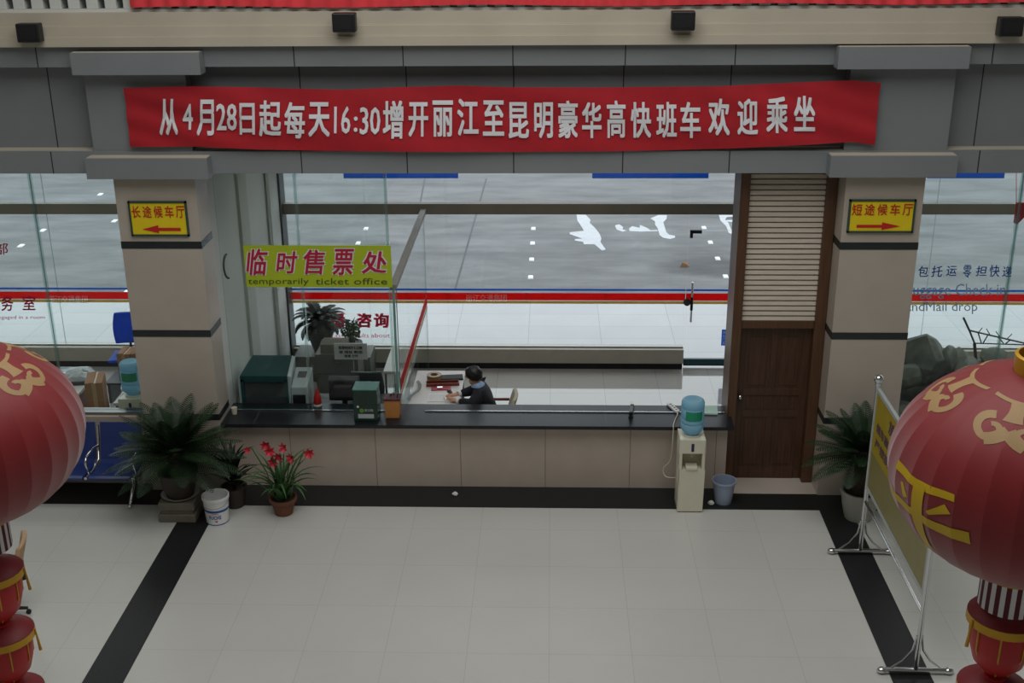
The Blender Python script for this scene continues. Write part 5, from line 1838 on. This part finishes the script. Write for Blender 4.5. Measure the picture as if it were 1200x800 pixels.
# ------------------------------------------------------------------ red lanterns
def lantern(loc, label, RL, kf, spin, pend_drop, motif=True):
    t_ = thing('red_lantern', label, 'lantern', loc, spin, 'big red lanterns hanging in the hall')
    NG, SUB = 30, 6
    n = NG * SUB
    lat0 = math.radians(78)
    K = 40

    def surf(lon, lat, off=0.0):
        ph = (lon * NG / (2 * math.pi)) % 1.0
        g_ = 1 - 0.011 * math.sin(math.pi * ph) * math.cos(lat)
        r_ = RL * g_ + off
        return Vector((r_ * math.cos(lat) * math.cos(lon), r_ * math.cos(lat) * math.sin(lon), (RL * kf + off) * math.sin(lat)))

    m_ = MB()
    vs__ = []
    for j in range(K + 1):
        la = -lat0 + 2 * lat0 * j / K
        for i in range(n):
            vs__.append(surf(2 * math.pi * i / n, la))
    m_.add(vs__, [(j * n + i, j * n + (i + 1) % n, (j + 1) * n + (i + 1) % n, (j + 1) * n + i) for j in range(K) for i in range(n)])
    obj('shade', m_, M_LANT, t_, smooth=12)
    zt_ = RL * kf * math.sin(lat0)
    rt = RL * math.cos(lat0)
    c_ = MB()
    c_.lathe([(rt * 0.98, zt_ - 0.01), (rt * 1.02, zt_ + 0.075), (rt * 0.9, zt_ + 0.08), (rt * 0.88, zt_ - 0.01)], 32)
    obj('top_collar', c_, M_GOLD, t_, smooth=40)
    c_ = MB()
    c_.lathe([(rt * 1.0, -zt_ + 0.01), (rt * 1.06, -zt_ - 0.05), (rt * 0.94, -zt_ - 0.05), (rt * 0.9, -zt_ + 0.01)], 32)
    obj('bottom_collar', c_, M_GOLD, t_, smooth=40)
    hb_ = MB()
    hb_.tube([(-rt * 0.95, 0, zt_ + 0.06), (0, 0, zt_ + 0.2), (rt * 0.95, 0, zt_ + 0.06)], 0.006, 6)
    hb_.tube([(0, 0, zt_ + 0.2), (0, 0, 11.6 - loc[2])], 0.006, 6)
    obj('hanging_wire', hb_, M_BLACK, t_)
    # pale scroll print round the shoulder, one motif six times
    sc_ = MB()

    def ribbon(path, w_):
        K2 = len(path)
        L, Rr = [], []
        for k in range(K2):
            a = Vector(path[max(0, k - 1)])
            b = Vector(path[min(K2 - 1, k + 1)])
            d_ = (b - a).normalized()
            nn = Vector((-d_.y, d_.x))
            ww = w_[k] if isinstance(w_, list) else w_
            L.append(Vector(path[k]) + nn * ww)
            Rr.append(Vector(path[k]) - nn * ww)
        return L, Rr

    def put(path, w_, lon0):
        L, Rr = ribbon(path, w_)
        pt = lambda q: surf(lon0 + q.x / max(0.2, math.cos(q.y)), q.y, 0.0015)
        v2 = []
        for a, b in zip(L, Rr):
            for k in range(4):
                v2.append(pt(a.lerp(b, k / 3)))
        sc_.add(v2, [(k * 4 + j, k * 4 + j + 1, (k + 1) * 4 + j + 1, (k + 1) * 4 + j) for k in range(len(L) - 1) for j in range(3)])

    for q in range(6):
        lo = q * math.pi / 3
        # ring arc, stem and two curls
        put([(-0.20 + 0.40 * k / 10, 1.10 - 0.03 * math.cos(math.pi * (k / 10 - 0.5))) for k in range(11)], 0.018, lo)
        put([(0, 1.08 - 0.20 * k / 6) for k in range(7)], [0.07 - 0.02 * math.sin(math.pi * k / 6) for k in range(7)], lo)
        for sg in (-1, 1):
            sp = []
            for k in range(26):
                a = math.pi * 0.5 - k * 0.26
                r2 = 0.125 * (1 - 0.028 * k)
                sp.append((sg * (0.12 + r2 * math.cos(a) * 1.0), 0.79 + r2 * math.sin(a)))
            put(sp, [0.036 * (1 - 0.018 * k) for k in range(26)], lo)
            put([(sg * (0.0 + 0.14 * k / 6), 0.80 - 0.11 * k / 6 - 0.02 * math.sin(math.pi * k / 6)) for k in range(7)], 0.05, lo)
    obj('scroll_print', sc_, M_GOLDP, t_)
    # the large character
    ch = MB()
    LW, LH, LC = 0.90, 0.80, -0.20

    def brush(path, ws, lay):
        P_s, W_s = [], []
        for k in range(len(path) - 1):
            for q in range(8):
                f_ = q / 8
                P_s.append(Vector(path[k]).lerp(Vector(path[k + 1]), f_))
                W_s.append(ws[k] + (ws[k + 1] - ws[k]) * f_)
        P_s.append(Vector(path[-1]))
        W_s.append(ws[-1])
        L, Rr = ribbon([(p.x, p.y) for p in P_s], W_s)
        v2 = []
        for a, b in zip(L, Rr):
            for k in range(4):
                q = a.lerp(b, k / 3)
                v2.append(surf(-math.pi / 2 + (q.x - 0.5) * LW, LC + (q.y - 0.5) * LH, 0.002 + 0.0006 * lay))
        ch.add(v2, [(k * 4 + j, k * 4 + j + 1, (k + 1) * 4 + j + 1, (k + 1) * 4 + j) for k in range(len(L) - 1) for j in range(3)])

    brush([(0.14, 0.90), (0.45, 0.87), (0.84, 0.93)], [0.055, 0.05, 0.04], 0)
    brush([(0.26, 0.76), (0.34, 0.62)], [0.02, 0.045], 1)
    brush([(0.80, 0.78), (0.62, 0.62)], [0.05, 0.02], 2)
    brush([(0.0, 0.50), (0.45, 0.50), (0.7, 0.49), (1.0, 0.53)], [0.045, 0.05, 0.06, 0.075], 3)
    brush([(0.50, 0.88), (0.49, 0.45), (0.50, 0.0)], [0.065, 0.065, 0.05], 4)
    obj('character_print', ch, M_GOLDY, t_)
    # striped fringe and a string of small pendant lanterns
    z_ = -zt_ - 0.05
    fr = MB()
    NF = 36
    for k in range(NF):
        a = 2 * math.pi * k / NF
        a2 = a + 2 * math.pi / NF
        fr.mi = k % 2
        v3 = [(0.13 * math.cos(b_), 0.13 * math.sin(b_), zz_) for zz_ in (z_, z_ - 0.16) for b_ in (a, a2)]
        fr.add(v3, [(0, 1, 3, 2)])
    obj('fringe', fr, [M_WHITE, mat('maroon_fringe', (96, 24, 34), 0.7)], t_)
    z2 = z_ - pend_drop
    q_ = 1.2
    for k in range(3):
        L_ = lambda pr: [(a * q_, z2 + b * q_) for a, b in pr]
        pl_ = obj('pendant_lantern', MB().lathe(L_([(0.001, -0.27), (0.055, -0.265), (0.095, -0.22), (0.115, -0.15), (0.118, -0.08), (0.118, -0.03)]), 28), M_LANTP, t_, smooth=50)
        obj('lid', MB().lathe(L_([(0.03, 0.03), (0.05, 0.028), (0.135, -0.005), (0.138, -0.012)]), 28), mat('maroon_lid', (128, 34, 40), 0.55), pl_, smooth=50)
        obj('gold_rim', MB().lathe(L_([(0.139, -0.01), (0.141, -0.045), (0.119, -0.047)]), 28), M_GOLD, pl_, smooth=30)
        obj('hub', MB().lathe(L_([(0.04, 0.0), (0.04, 0.04), (0.001, 0.042)]), 16), M_LANTP, pl_)
        tr_ = MB()
        for q in range(8):
            a = q * math.pi / 4
            tr_.tube([(0.1195 * q_ * math.cos(a), 0.1195 * q_ * math.sin(a), z2 - 0.05 * q_), (0.117 * q_ * math.cos(a), 0.117 * q_ * math.sin(a), z2 - 0.15 * q_), (0.06 * q_ * math.cos(a), 0.06 * q_ * math.sin(a), z2 - 0.262 * q_)], 0.0045, 5)
        obj('gold_ribs', tr_, M_GOLD, pl_)
        for q in range(3):
            a = q * 2 * math.pi / 3 + 0.4
            obj('side_tassel', MB().tube([(0.17 * math.cos(a), 0.17 * math.sin(a), z2 - 0.02), (0.182 * math.cos(a), 0.182 * math.sin(a), z2 - 0.16)], [0.004, 0.009], 6), M_GOLD, pl_)
        z2 -= 0.40
    obj('pendant_cord', MB().tube([(0, 0, -zt_), (0, 0, z2 + 0.1)], 0.006, 6), M_GOLD, t_)
    return t_


lantern((2.12, 4.82, 4.51), 'big red lantern with a yellow character at the right edge, nearer the camera', 0.6, 0.81, -1.17, 0.20)
lantern((-3.09, 5.64, 4.27), 'big red lantern cut by the left edge of the picture', 0.6, 0.81, -0.2, 0.29)
